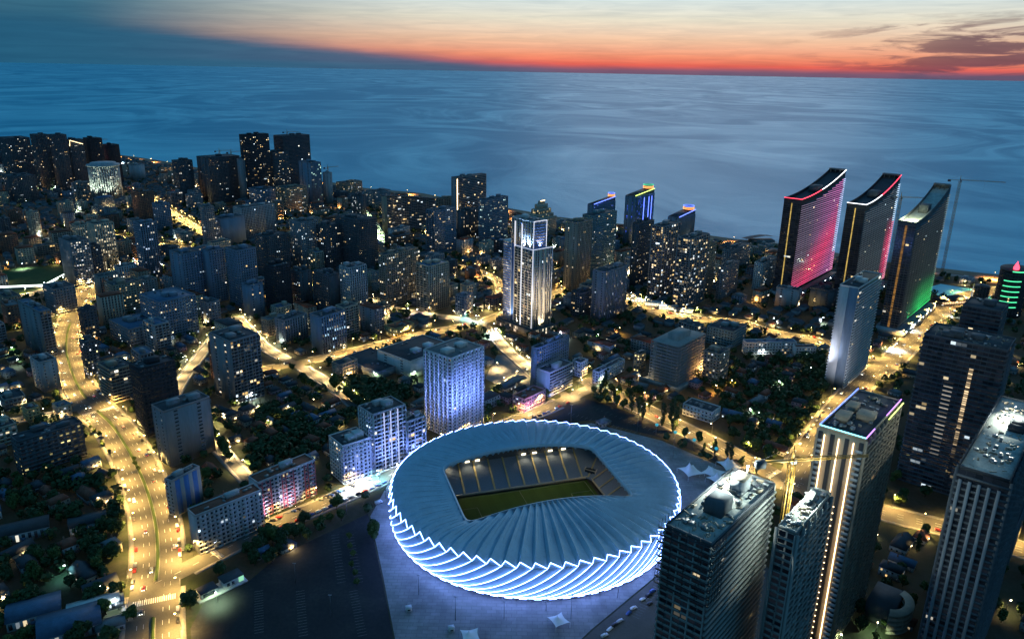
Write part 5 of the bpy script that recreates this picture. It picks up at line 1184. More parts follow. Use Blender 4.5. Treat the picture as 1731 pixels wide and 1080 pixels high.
PORCH = MB().lathe([(.02, -.15), (.18, -.1), (.18, .1), (.02, .15)], 6).mesh('porch_lamp', 'lamp_warm')
filler = []; rs = np.random.default_rng(21)
cxs = [p[0] for p in COAST_PX]; cys = [p[1] for p in COAST_PX]
cand = []
for i in range(-60, 80):
    for j in range(-40, 90):
        c = uG*(i*40) + vG*(j*40) + rs.uniform(-9, 9, 2)
        if c[1] < 560 or not inview(c, 10): continue
        cand.append(c)
rs.shuffle(cand); cand.sort(key=lambda c: c[1]*(0.3+0.9*rs.random()))
for c in cand:
    if len(filler) >= 330: break
    far = c[1] > 900; px_, py_ = P((c[0], c[1], 0))
    if not far and rs.random() < (.12 if px_ < 720 and py_ < 660 else .7): continue
    if far and rs.random() < .12: continue
    if px_ > 1190 and py_ > 520: continue
    nf_ = int(rs.choice([4, 5, 5, 6, 8, 9, 10, 12, 14], p=[.1, .16, .12, .12, .16, .14, .1, .06, .04])) if far else int(rs.choice([5, 6, 8, 9, 10, 12] if px_ < 720 and py_ < 650 else [3, 4, 5]))
    if px_ > 560 and far: nf_ = min(nf_, 8)
    a = rs.uniform(16, 34); b_ = rs.uniform(12, 17); zt_ = nf_*3.1+1
    if rs.random() < .4: a, b_ = b_, a
    lim = np.interp(px_, cxs, cys)+(9 if px_ > 200 else -5)
    while P((c[0], c[1], zt_))[1] < lim and nf_ > 2: nf_ -= 1; zt_ = nf_*3.1+1
    if not free(c, max(a, b_)*.62, max(a, b_)*.5+4): continue
    w_ = a*FPX/np.hypot(c[1], 300); ty = P((c[0], c[1], zt_))[1]
    bad = False
    for (x0, y0, x1, y1) in KEEP:
        if px_+w_*.6 > x0 and px_-w_*.6 < x1 and ty < y1-14 and py_ > y0 and G((x0+x1)/2, y1)[1] > c[1]: bad = True
    if bad: continue
    wc = str(rs.choice(cols)); yw = YG + rs.choice([0, 0, 0, .12, -.1])
    root = thing('apartment_block', 'x', 'building', (c[0], c[1], 0), yw, 'ordinary blocks filling the city'); FOOT.append((c, a/2+1, b_/2+1, yw))
    wm = 'wall_'+wc; MB().box(-a/2, a/2, -b_/2, b_/2, 0, zt_).build('wall', wm, root)
    Q = newQ(); Fc = faces_of(a, b_); sty = str(rs.choice(['grid', 'mixed', 'balc', 'grid', 'columns'])); lf = float(rs.choice([.03, .06, .10, .16]))
    for key in 'RL': facade(Q, Fc[key], .5, zt_-.5, sty if key == 'R' or rs.random() < .5 else 'sparse', lf, rs, bay=3.6)
    buildQ(Q, root, wm)
    rm = str(rs.choice(['roof_dark', 'roof_dark', 'roof_grey', 'roof_red', 'roof_blue']))
    if rm in ('roof_red',) or rs.random() < .15:
        MB().add([(-a/2-.5, -b_/2-.5, zt_), (a/2+.5, -b_/2-.5, zt_), (a/2+.5, b_/2+.5, zt_), (-a/2-.5, b_/2+.5, zt_), (-a/2+b_*.3, 0, zt_+3.4), (a/2-b_*.3, 0, zt_+3.4)], [np.array([[0, 1, 5, 4], [2, 3, 4, 5]]), np.array([[1, 2, 5], [3, 0, 4]]), np.array([[3, 2, 1, 0]])]).build('hipped_roof', rm, root)
        rd = 'hip-roofed'
    else: roof_kit(root, a, b_, zt_, wm, rm, rs, 1, 3); rd = 'flat-roofed'
    if rs.random() < .6:  # lamp added at random blocks for warm glow between them
        el_ = link('ambience_lamp', PORCH, root); sd_ = rs.random() < .5; el_.location = (-a/2-3, 0, 4) if sd_ else (0, -b_/2-3, 4)
        lamp_light('ambience_light', 'POINT', el_, (0, 0, -.4), float(rs.choice([3500., 8000., 16000.]))*(c[1]/900)**1.2//100*100, ((1, .68, .26), (1, .74, .36), (1, .5, .14), (.85, 1, .85))[int(rs.choice(4, p=[.45, .27, .16, .12]))], .4)
    filler.append((root, c, f"{CN[wc]} {NUM[nf_]}-storey {rd} block"))
rank_labels(filler, lambda d, r, l: f"{d}, {r} of its kind to {l}")

# ------------------------------------------------------------------ houses: shared meshes, each one its own object
def house_meshes(a, b, h, hip):
    wl = MB().box(-a/2, a/2, -b/2, b/2, 0, h).mesh('wall', 'wall_beige'); rh = b*.36; e = .5; i = b*.45 if hip else 0.0
    if hip: rf = MB().add([(-a/2-e, -b/2-e, h), (a/2+e, -b/2-e, h), (a/2+e, b/2+e, h), (-a/2-e, b/2+e, h), (-a/2+i, 0, h+rh), (a/2-i, 0, h+rh)], [np.array([[0, 1, 5, 4], [2, 3, 4, 5], [3, 2, 1, 0]]), np.array([[1, 2, 5], [3, 0, 4]])])
    else:
        rf = MB().add([(-a/2-e, -b/2-e, h-.1), (a/2+e, -b/2-e, h-.1), (a/2+e, b/2+e, h-.1), (-a/2-e, b/2+e, h-.1), (-a/2-e, 0, h+rh), (a/2+e, 0, h+rh)], [np.array([[0, 1, 5, 4], [2, 3, 4, 5], [3, 2, 1, 0]]), np.array([[1, 2, 5], [3, 0, 4]])])
    out = [('wall', wl), ('roof', rf.mesh('roof', 'roof_grey'))]
    out.append(('chimney', MB().box(a*.2-.4, a*.2+.4, b*.15-.4, b*.15+.4, h, h+rh+.9).mesh('chimney', 'wall_brick')))
    gls = []
    for v in range(3):
        rr_ = np.random.default_rng(int(a*10)+v); mb = MB(); fh = h/max(1, int(h/2.9))
        for key in 'RLBE':
            fr4 = faces_of(a, b)[key]; n = max(2, int(fr4[3]/3)); ss = (np.arange(n)+.5)*fr4[3]/n
            for q in range(int(h/2.9)):
                c_ = litcols(n, (0.0, .12, .45)[v], rr_, gain=.8); mb.fbox(fr4[:3], ss-.55, ss+.55, q*fh+.9, q*fh+2.2, 0, .08, c_)
        gls.append(mb.mesh('window_glazing', 'glazing', True))
    door = MB().fbox(faces_of(a, b)['R'][:3], a*.5-.5, a*.5+.5, 0, 2.1, 0, .1).mesh('door', 'bark')
    return out, gls, door
HV = [(11, 8.5, 3.4, True), (13, 9, 6.2, True), (9.5, 8, 3.2, False), (12, 8, 6.0, False), (15, 9, 3.4, False), (10, 10, 6.4, True), (18, 10, 4.2, False)]
HM = [house_meshes(*q) for q in HV]
hw = ['white', 'beige', 'pale', 'tan', 'grey', 'pink']; hr = ['roof_red', 'roof_grey', 'roof_dark', 'roof_blue', 'roof_red', 'roof_dark']
RN = {'roof_red': 'red', 'roof_grey': 'grey', 'roof_dark': 'dark', 'roof_blue': 'blue'}
def objmat(o, m):
    o.material_slots[0].link = 'OBJECT'; o.material_slots[0].material = M[m]
houses = []; rs = np.random.default_rng(33); hc = []; far_h = MB()
for i in range(-90, 150):
    for j in range(-60, 170):
        c = uG*(i*19.5) + vG*(j*19.5) + rs.uniform(-4, 4, 2)
        if 230 < c[1] < 2700 and inview(c, 30): hc.append(c)
hc.sort(key=lambda c: c[1])
for c in hc:
    if rs.random() < .30 or in_poly(c, PARK): continue
    px_, py_ = P((c[0], c[1], 0))
    if 1225 < px_ < 1420 and 600 < py_ < 790 and rs.random() < .45: continue
    if px_ > 1480 and rs.random() < .6: continue
    if 540 < px_ < 1330 and py_ > 800: continue
    if px_ < 120 and 470 < py_ < 520: continue
    v = int(rs.integers(len(HV))); a, b_, h_, hip = HV[v]
    if not free(c, 6.5): continue
    yw = YG + rs.choice([0, PI/2]) + rs.normal()*.08
    FOOT.append((c, a/2, b_/2, yw))
    if len(houses) < 300:
        wc, rc = str(rs.choice(hw)), str(rs.choice(hr)); t = thing('house', 'x', 'house', (c[0], c[1], 0), yw, 'low houses between the towers')
        for nm, me in HM[v][0]:
            o = link(nm, me, t)
            if nm == 'wall': objmat(o, 'wall_'+wc)
            if nm == 'roof': objmat(o, rc)
        link('window_glazing', HM[v][1][int(rs.choice(3, p=[.5, .35, .15]))], t, True); link('door', HM[v][2], t)
        if rs.random() < .3 and c[1] < 900:
            pl_ = link('porch_lamp', PORCH, t); pl_.location = (a/2*.3, -b_/2-.5, 2.6); lamp_light('porch_light', 'POINT', pl_, (0, -.4, 0), float(rs.choice([700., 1500., 3200.])), ((1, .68, .28), (1, .75, .4), (.85, 1, .8))[int(rs.choice(3, p=[.55, .3, .15]))], .3)
        houses.append((t, c, f"{'two' if h_ > 5 else 'one'}-storey {wc} house, {RN[rc]} {'hipped' if hip else 'gabled'} roof"))
    else:
        u_, v_ = np.array([math.cos(yw), math.sin(yw)]), np.array([-math.sin(yw), math.cos(yw)])
        q = [c+u_*x*a/2+v_*y*b_/2 for x, y in ((-1, -1), (1, -1), (1, 1), (-1, 1))]; far_h.prism(q, 0, h_, mi=0)
        r0, r1 = c-u_*a*.25, c+u_*a*.25; V = [(*(c+(p-c)*1.08), h_) for p in q]+[(*r0, h_+3), (*r1, h_+3)]
        far_h.add(V, [np.array([[0, 1, 5, 4], [2, 3, 4, 5]]), np.array([[1, 2, 5], [3, 0, 4]])], mi=int(rs.choice([1, 1, 2])))
rank_labels(houses, lambda d, r, l: f"{d}, {r} to {l}")
if far_h.v:
    o = far_h.build('distant_houses', ['wall_grey', 'roof_dark', 'roof_red']); o['kind'] = 'stuff'; tag(o, 'far small houses packed between the distant blocks', 'houses')
# ------------------------------------------------------------------ trees
def crown_mesh(seed, rx, rz, n, mat, tall=False):
    r_ = np.random.default_rng(seed); nb = 14 if not tall else 12
    if tall: cb_ = np.c_[r_.normal(0, rx*.28, nb), r_.normal(0, rx*.28, nb), np.linspace(-rz*.85, rz*.85, nb)]; rb_ = rx*(.75-.35*np.abs(np.linspace(-1, 1, nb)))
    else:
        d = r_.normal(size=(nb, 3)); d /= np.linalg.norm(d, axis=1)[:, None]; cb_ = d*np.array([rx, rx, rz])*r_.uniform(.35, .75, (nb, 1)); rb_ = r_.uniform(.32, .55, nb)*rx
    k = r_.integers(nb, size=n); d = r_.normal(size=(n, 3)); d /= np.linalg.norm(d, axis=1)[:, None]
    p = cb_[k] + d*(rb_[k]*r_.uniform(.6, 1.08, n)**.5)[:, None]
    nn_ = d + r_.normal(0, .5, (n, 3)); nn_ /= np.linalg.norm(nn_, axis=1)[:, None]
    t = np.cross(nn_, r_.normal(size=(n, 3))); t /= np.linalg.norm(t, axis=1)[:, None]; b = np.cross(nn_, t); s = r_.uniform(.28, .62, n)[:, None]*(rx/3.2)**.5
    V = np.stack([p-t*s-b*s*.6, p+t*s-b*s*.6, p+t*s*.7+b*s*.8, p-t*s*.7+b*s*.8], 1).reshape(-1, 3); V[:, 2] += rz
    return MB().add(V, np.arange(4*n).reshape(-1, 4)).mesh('crown', mat)
def trunk_mesh(h, r, seed):
    r_ = np.random.default_rng(seed); mb = MB().tube([(0, 0, 0), (.1, 0, h*.5), (0, .1, h)], [r, r*.7, r*.45], 6)
    for q in range(4):
        a_ = q*PI/2+r_.random(); mb.tube([(0, 0, h*.6), (math.cos(a_)*h*.3, math.sin(a_)*h*.3, h*.95), (math.cos(a_)*h*.45, math.sin(a_)*h*.45, h*1.3)], [r*.5, r*.3, r*.1], 4)
    return mb.mesh('trunk', 'bark')
TV = []
for q, (rx, rz, n, th_, mt, nm, ds) in enumerate(((3.2, 3.0, 900, 2.6, 'leaf_dark', 'broadleaf_tree', 'round dark tree'), (4.2, 3.6, 1200, 3.2, 'leaf_dark', 'broadleaf_tree', 'wide dark tree'), (2.4, 2.3, 600, 2.0, 'leaf_mid', 'broadleaf_tree', 'small green tree'), (3.6, 4.2, 1100, 3.0, 'leaf_mid', 'broadleaf_tree', 'tall green tree'), (2.0, 7.5, 1200, 2.2, 'leaf_poplar', 'poplar_tree', 'columnar poplar'), (1.5, 4.5, 700, 1.2, 'leaf_dark', 'cypress_tree', 'slim dark cypress'))):
    TV.append((crown_mesh(50+q, rx, rz, n, mt, q >= 4), trunk_mesh(th_, .28 if q != 2 else .18, 70+q), th_, nm, ds))
trees = []
def tree(p, v, sc=1.0, rz=None):
    cm, tm, th_, nm, ds = TV[v]; t = thing(nm, 'x', 'tree', (p[0], p[1], 0.0), random.random()*6.28 if rz is None else rz, 'trees of the city'); t.scale = (sc, sc, sc*random.uniform(.85, 1.15))
    link('trunk', tm, t); c = link('crown', cm, t); c.location = (0, 0, th_*.75); trees.append((t, p[:2], ds)); return t
def row(px0, px1, n, vs, jit=2.0, sc=(.9, 1.3)):
    a_, b_ = G(*px0)[:2], G(*px1)[:2]
    for k in range(n):
        p = a_+(b_-a_)*(k+.5)/n + np.array([random.uniform(-jit, jit), random.uniform(-jit, jit)]); tree(p, random.choice(vs), random.uniform(*sc))
row((1000, 662), (1095, 712), 9, [4, 4, 3]); row((1008, 652), (1105, 695), 8, [4, 1, 3], 4); row((1110, 715), (1262, 790), 7, [4, 5, 3], 2.5, (.6, 1.1)); row((1120, 712), (1150, 726), 3, [4], 2, (1.2, 1.5))
row((415, 935), (520, 905), 9, [1, 3, 0], 5, (1.0, 1.4)); row((430, 962), (475, 925), 5, [1, 0], 4); row((524, 895), (560, 880), 3, [2], 2)
row((592, 905), (604, 1000), 6, [2], 1.5, (.6, .9)); row((1180, 755), (1290, 805), 5, [4, 5], 2, (.6, .9)); row((1260, 760), (1300, 780), 4, [1, 3], 4, (1.2, 1.5))
row((560, 650), (630, 700), 9, [3, 2, 1], 3); row((505, 640), (545, 668), 4, [2, 3], 3); row((850, 545), (895, 565), 6, [1, 0], 4, (1.0, 1.4)); row((355, 735), (385, 780), 6, [3, 2], 4)
row((235, 800), (228, 775), 3, [2], 1, (.6, .8)); row((150, 720), (185, 770), 6, [2], 2, (.5, .8)); row((292, 820), (300, 860), 3, [2], 1, (.6, .8)); row((215, 1055), (232, 1040), 3, [2], 2)
tc_ = []; rs = np.random.default_rng(44)
for c in rs.uniform((-900, 230), (900, 1700), (9000, 2)):
    if inview(c, 20) and free(c, 1.5, 4.5): tc_.append(c)
ZA = [G(*p)[:2] for p in ((1215, 620), (1395, 600), (1398, 655), (1330, 765), (1295, 768), (1215, 700))]; ZB_ = [G(*p)[:2] for p in ((-10, 800), (200, 800), (215, 1090), (-10, 1090))]; ZC_ = [G(*p)[:2] for p in ((440, 690), (600, 700), (560, 760), (420, 800))]
for poly, n in ((ZA, 230), (ZB_, 130), (ZC_, 160), (PARK, 120)):
    q = np.array(poly); 
    for c in rs.uniform(q.min(0), q.max(0), (n*3, 2)):
        if in_poly(c, poly) and free(c, 1.0, 3.5) and n > 0: tc_.append(c); n -= 1
for c in rs.uniform((-1700, 1200), (900, 2700), (2500, 2)):
    if inview(c, 20) and free(c, 1.5, 4.5): tc_.append(c)
tc_.sort(key=lambda c: c[1]*(.8 if P((*c, 0))[0] > 1220 else 1.0)+rs.uniform(0, 160))
n_near = 0; far_t = MB()
for c in tc_:
    if len(trees) < 298: tree(c, int(rs.choice([0, 1, 2, 3, 5], p=[.3, .28, .16, .2, .06])), rs.uniform(.75, 1.35))
    elif n_near < 4200:
        n_near += 1; m = 46; d = rs.normal(size=(m, 3)); d /= np.linalg.norm(d, axis=1)[:, None]; R_ = rs.uniform(2.4, 4.4); p = d*R_*rs.uniform(.7, 1.15, (m, 1))*np.array([1, 1, .9]) + np.array([c[0], c[1], R_+1.4])
        t = np.cross(d+rs.normal(0, .5, (m, 3)), rs.normal(size=(m, 3))); t /= np.linalg.norm(t, axis=1)[:, None]; b = np.cross(d, t); s = rs.uniform(.7, 1.3, (m, 1))
        far_t.add(np.stack([p-t*s-b*s, p+t*s-b*s, p+t*s+b*s, p-t*s+b*s], 1).reshape(-1, 3), np.arange(4*m).reshape(-1, 4))
rank_labels(trees, lambda d, r, l: f"{d}, {r} of its kind to {l}")
o = far_t.build('distant_trees', 'leaf_dark'); o['kind'] = 'stuff'; tag(o, 'far dark trees massed between the distant blocks', 'trees')
# ------------------------------------------------------------------ street lamps
def lamp_protos(h, arm, mat, nm):
    pole = MB().tube([(0, 0, 0), (0, 0, h*.6), (0, 0, h)], [.13, .1, .07], 6).mesh('pole', 'steel')
    ar = MB().tube([(0, 0, h-.1), (arm*.5, 0, h+.35), (arm, 0, h+.4)], .06, 5).mesh('arm', 'steel')
    hd = MB().box(arm-.3, arm+.75, -.22, .22, h+.3, h+.5).mesh('lamp_head', mat)
    return (('pole', pole), ('arm', ar), ('lamp_head', hd))
LP = {'sodium': lamp_protos(11.5, 2.0, 'lamp_sodium', 'x'), 'warm': lamp_protos(8, 1.2, 'lamp_warm', 'x'), 'white': lamp_protos(8, 1.0, 'lamp_white', 'x')}
LC = {'sodium': (1.0, 0.62, 0.17), 'warm': (1.0, 0.70, 0.30), 'white': (.85, .97, 1.0), 'green': (.7, 1.0, .55), 'orange': (1.0, .40, .08), 'cyan': (.35, .95, 1.0), 'violet': (.75, .6, 1.0)}
def street_lamp(p, ang, typ, energy, label, col=None, group=None, z=.1, nm_='street_lamp'):
    t = thing(nm_, label, nm_.replace('_', ' '), (p[0], p[1], z), ang, group)
    for nm, me in LP[typ]: link(nm, me, t)
    h = {'sodium': 11.5, 'warm': 8, 'white': 8}[typ]; ar = {'sodium': 2.0, 'warm': 1.2, 'white': 1.0}[typ]
    lamp_light('light', 'SPOT', t, (ar+.2, 0, h+.15), energy, LC[col or typ], .35, (0, 0, 0), 2.5, .6)
    return t
LNAME = {}
def lamp_row(R, step, typ, energy, sides, descr, s0=0, s1=None, col=None, inset=-.9):
    tot = arc(R['line'])[-1]; s1 = s1 or tot
    for sd, sn in sides:
        k = 0; s = s0 + (step/2 if sd < 0 else 0)
        while s < s1:
            p, T = at_arc(R['line'], s); n_ = np.array([-T[1], T[0]])*sd; q = p+n_*(R['w']/2-inset-0.2)
            if inview(q, 60) and not in_foot(q, -1.5) and not any(near_line(q, Q['line'], Q['w']/2) for Q in ROADS):
                street_lamp(q, math.atan2(-n_[1], -n_[0]), typ, energy, f"{ordw(k)} street lamp {sn} of {descr}", col, 'street lamps along ' + descr); k += 1
            s += step
E1 = 66000.0
lamp_row(R1, 34, 'sodium', E1*1.05, ((1, 'up the left kerb'), (-1, 'up the right kerb')), 'the wide avenue')
lamp_row(R2, 30, 'sodium', E1*.62, ((1, 'along the house side'),), 'the street by the stadium')
lamp_row(R3, 40, 'sodium', E1*.75, ((1, 'down the far kerb'), (-1, 'down the near kerb')), 'the diagonal road')
lamp_row(R4, 40, 'sodium', E1*1.0, ((1, 'up the left kerb'), (-1, 'up the right kerb')), 'the coast avenue')
lamp_row(R5, 24, 'warm', E1*.85, ((1, 'along the east kerb'),), 'the cross street')
lamp_row(R6, 36, 'sodium', E1*.8, ((-1, 'along the near kerb'), (1, 'along the far kerb')), 'the market street')
lamp_row(R7, 24, 'warm', E1*.9, ((1, 'along the right kerb'),), 'the street below the white and blue tower')
lamp_row(R8, 40, 'sodium', E1*1.1, ((1, 'along the far kerb'), (-1, 'along the near kerb')), 'the lit boulevard')
lamp_row(R9, 34, 'sodium', E1*1.9, ((1, 'along the right kerb'), (-1, 'along the left kerb')), 'the bright far street')
lamp_row(R10, 26, 'warm', E1*.7, ((1, 'along the left kerb'),), 'the side street')
lamp_row(R11, 28, 'warm', E1*.8, ((1, 'along the right kerb'),), 'the narrow lane')
lamp_row(R12, 34, 'warm', E1*1.1, ((1, 'along the far kerb'),), 'the upper street')
lamp_row(R13, 30, 'white', E1*1.0, ((1, 'along the far kerb'),), 'the west street', col='warm')
lamp_row(R14, 30, 'warm', E1*.6, ((1, 'along the near kerb'),), 'the valley street')
lamp_row(R17, 30, 'sodium', E1*1.0, ((1, 'along the far kerb'),), 'the tower lane')
lamp_row(R18, 30, 'sodium', E1*1.0, ((-1, 'along the near kerb'),), 'the court street')
lamp_row(R19, 34, 'sodium', E1*1.3, ((1, 'along the far kerb'),), 'the valley lane')
lamp_row(R16, 30, 'warm', E1*2.2, ((1, 'along the left kerb'),), 'the tunnel street', col='green')
pr = dict(line=offset(co, -39), w=16); tt_ = arc(pr['line'])
lamp_row(pr, 105, 'sodium', E1*7, ((-1, 'counted from the far left'),), 'the seafront path', col='orange', inset=4)
# single bright lamps over yards, shop fronts and courtyards
SPOTS = [(62, 318, 'white', 3, 'green'), (96, 320, 'white', 3, 'green'), (132, 334, 'white', 4, 'white'), (46, 346, 'white', 2, 'green'), (8, 332, 'warm', 2, None), (205, 452, 'white', 2.6, 'warm'), (188, 468, 'white', 2.4, 'white'), (228, 446, 'white', 2.0, 'violet'), (276, 452, 'white', 2.2, 'warm'), (168, 476, 'warm', 2.0, None),
         (12, 452, 'warm', 1.6, 'orange'), (52, 441, 'warm', 2.0, 'orange'), (40, 455, 'white', 1.4, 'white'), (268, 384, 'warm', 3, None), (484, 366, 'white', 3.2, 'warm'), (424, 350, 'warm', 2, None), (640, 398, 'white', 3.5, 'green'), (498, 468, 'warm', 3, 'orange'), (522, 470, 'white', 2.0, 'warm'), (478, 515, 'white', 1.6, 'white'), (660, 512, 'warm', 2.2, None), (692, 532, 'white', 2.6, 'warm'), (704, 534, 'white', 1.6, 'violet'),
         (788, 540, 'white', 1.8, 'cyan'), (806, 545, 'white', 1.6, 'cyan'), (800, 526, 'white', 1.4, 'green'), (844, 498, 'warm', 2.2, None), (822, 470, 'warm', 2.0, None), (938, 448, 'warm', 2.6, None), (954, 505, 'warm', 2.4, None), (946, 522, 'white', 1.7, 'warm'), (1066, 505, 'white', 3.2, 'warm'), (1090, 512, 'white', 3, 'warm'), (1120, 522, 'white', 3.2, 'white'), (1150, 528, 'white', 2.6, 'warm'), (1176, 530, 'warm', 2.4, None),
         (1046, 566, 'warm', 1.4, 'orange'), (1010, 576, 'white', .8, 'green'), (1305, 548, 'white', 2.2, 'white'), (1386, 545, 'white', 1.8, 'white'), (1317, 658, 'white', 1.7, 'white'), (1266, 704, 'white', .9, 'white'), (1280, 712, 'white', .9, 'white'), (1512, 592, 'white', 4.0, 'white'), (1545, 560, 'white', 1.6, 'white'), (588, 830, 'white', 1.7, 'white'), (612, 822, 'white', 1.5, 'white'), (642, 812, 'white', 1.3, 'cyan'), (670, 800, 'white', 1.0, 'white'), (700, 788, 'white', .9, 'white'),
         (170, 575, 'warm', 1.6, 'orange'), (300, 565, 'white', 1.3, 'white'), (256, 560, 'white', .9, 'cyan'), (410, 548, 'warm', 2.2, 'orange'), (352, 700, 'warm', 1.0, None), (378, 712, 'warm', 1.2, None), (436, 700, 'warm', .9, None), (404, 690, 'warm', .8, None), (240, 640, 'white', .7, 'cyan'), (430, 672, 'white', .9, 'white'), (392, 976, 'white', .9, 'green'), (168, 1012, 'white', .35, 'cyan'), (116, 975, 'white', .25, 'cyan'), (205, 1025, 'white', .3, 'white'), (18, 735, 'white', .9, 'green'),
         (838, 566, 'white', 3.5, 'white'), (828, 572, 'white', 2.5, 'white'), (948, 572, 'white', 3.5, 'white'), (940, 582, 'white', 2.5, 'white'), (850, 652, 'warm', 1.6, None), (872, 640, 'warm', 1.8, None), (842, 625, 'warm', 1.3, None), (893, 615, 'warm', 1.2, None), (925, 650, 'warm', 1.0, None), (900, 700, 'warm', 1.0, None), (965, 672, 'warm', 1.3, None), (985, 655, 'warm', 1.2, None), (1020, 650, 'white', .6, 'green'), (1235, 655, 'warm', 2.0, 'orange'), (1212, 665, 'warm', 1.6, 'orange'), (1175, 690, 'white', .6, 'green'),  # first four lamps are added, imitating a white glow beside the tower foot
         (1600, 515, 'warm', 2.2, 'orange'), (1640, 528, 'warm', 1.8, None), (1610, 535, 'white', 1.2, 'white'), (1700, 600, 'warm', 1.8, None), (1690, 640, 'warm', 1.6, None), (1715, 700, 'white', .8, 'white'), (1410, 1072, 'warm', .5, 'green'), (1480, 1070, 'warm', .35, 'green'), (1540, 1030, 'warm', .3, None), (1490, 835, 'warm', .8, None), (1700, 1035, 'warm', .35, None),
         (580, 600, 'warm', 1.0, 'orange'), (560, 605, 'warm', 1.0, None), (668, 578, 'warm', 1.2, 'orange'), (700, 570, 'warm', 1.0, None), (632, 640, 'white', .5, 'green'), (700, 640, 'white', .7, 'green'), (530, 690, 'warm', .4, None), (490, 700, 'warm', .5, None), (455, 720, 'warm', .35, None), (30, 620, 'white', .5, 'white'), (70, 560, 'warm', .6, None), (20, 600, 'white', .5, 'green'), (45, 690, 'warm', .5, None), (105, 712, 'warm', .8, None), (180, 850, 'warm', .15, None), (1420, 610, 'white', 1.0, 'white'), (1360, 605, 'white', .9, 'white'), (1290, 602, 'white', .9, 'white')]
lampsp = []
for (x, y, typ, e, col) in SPOTS:
    g = G(x, y)
    for tr in range(12):
        if not in_foot(g[:2], .3): break
        g = g - np.array([0, 3.0, 0])
    cn = {None: 'warm', 'green': 'greenish', 'white': 'white', 'orange': 'orange', 'cyan': 'cyan', 'violet': 'violet', 'warm': 'warm'}[col]
    t = street_lamp(g, random.random()*6.28, typ, 14000*e*2.0, 'x', col, 'lamps over yards and shop fronts', nm_='yard_lamp'); lampsp.append((t, g[:2], f"{cn} yard lamp"))
rank_labels(lampsp, lambda d, r, l: f"{d}, {r} of its colour to {l}")
# ------------------------------------------------------------------ blue floodlights added around the stadium to wash nearby buildings
B1 = (.18, .28, 1.0)
tb_ = G(762, 741)[:2]
def rimp(dx): q = SC + np.array([dx, math.sqrt(max(0, 92**2-dx**2))]); return (q[0], q[1], 27.6)
FL = [(rimp(-62), (tb_[0]-18, tb_[1]+20, 44), 200000, 1.15), (rimp(-30), (tb_[0]+8, tb_[1]+6, 44), 170000, 1.15), (rimp(-6), (tb_[0]+26, tb_[1]+22, 44), 200000, 1.15),
      ((*(SC+np.array([-101., 42.])), 0.05), (G(655, 790)[0], G(655, 790)[1], 26), 90000, 1.3), ((*(SC+np.array([-90., 60.])), 0.05), (G(700, 775)[0], G(700, 775)[1], 20), 60000, 1.3), ((*(SC+np.array([-108., 18.])), 0.05), (G(605, 805)[0], G(605, 805)[1], 15), 45000, 1.3), (rimp(20), (G(945, 662)[0], G(945, 662)[1], 20), 420000, .8)]
for i, (p_, tgt, e, sz) in enumerate(FL):
    flood(ordw(i) + (' added lamp on the stadium roof rim brightening the towers behind' if p_[2] > 5 else ' added mast lamp beside the stadium brightening the hotel'), p_, 0, tgt, e, B1, sz, mast=3.0 if p_[2] > 5 else 7.0)
g = G(900, 706); flood('added pink ground lamp in front of the pink three-storey house', (g[0], g[1], 0.), 0, (g[0]-3, g[1]+20, 7), 16000, (1, .5, .9), 1.8)  # added pink wash for the house front
for i, (x, y, e, c_) in enumerate(((400, 905, 16000, (.7, .75, 1)), (500, 865, 16000, (.8, .7, 1)), (365, 927, 13000, (.7, .75, 1)), (455, 884, 14000, (.8, .7, 1)))):  # lamps added to lighten the panel block walls
    g = G(x, y); flood(('first', 'second', 'third', 'fourth')[i] + ' small added lamp on the verge brightening the panel blocks', (g[0], g[1], 0.), 0, (g[0]-16, g[1]+16, 14), e, c_, 2.0, mast=4)
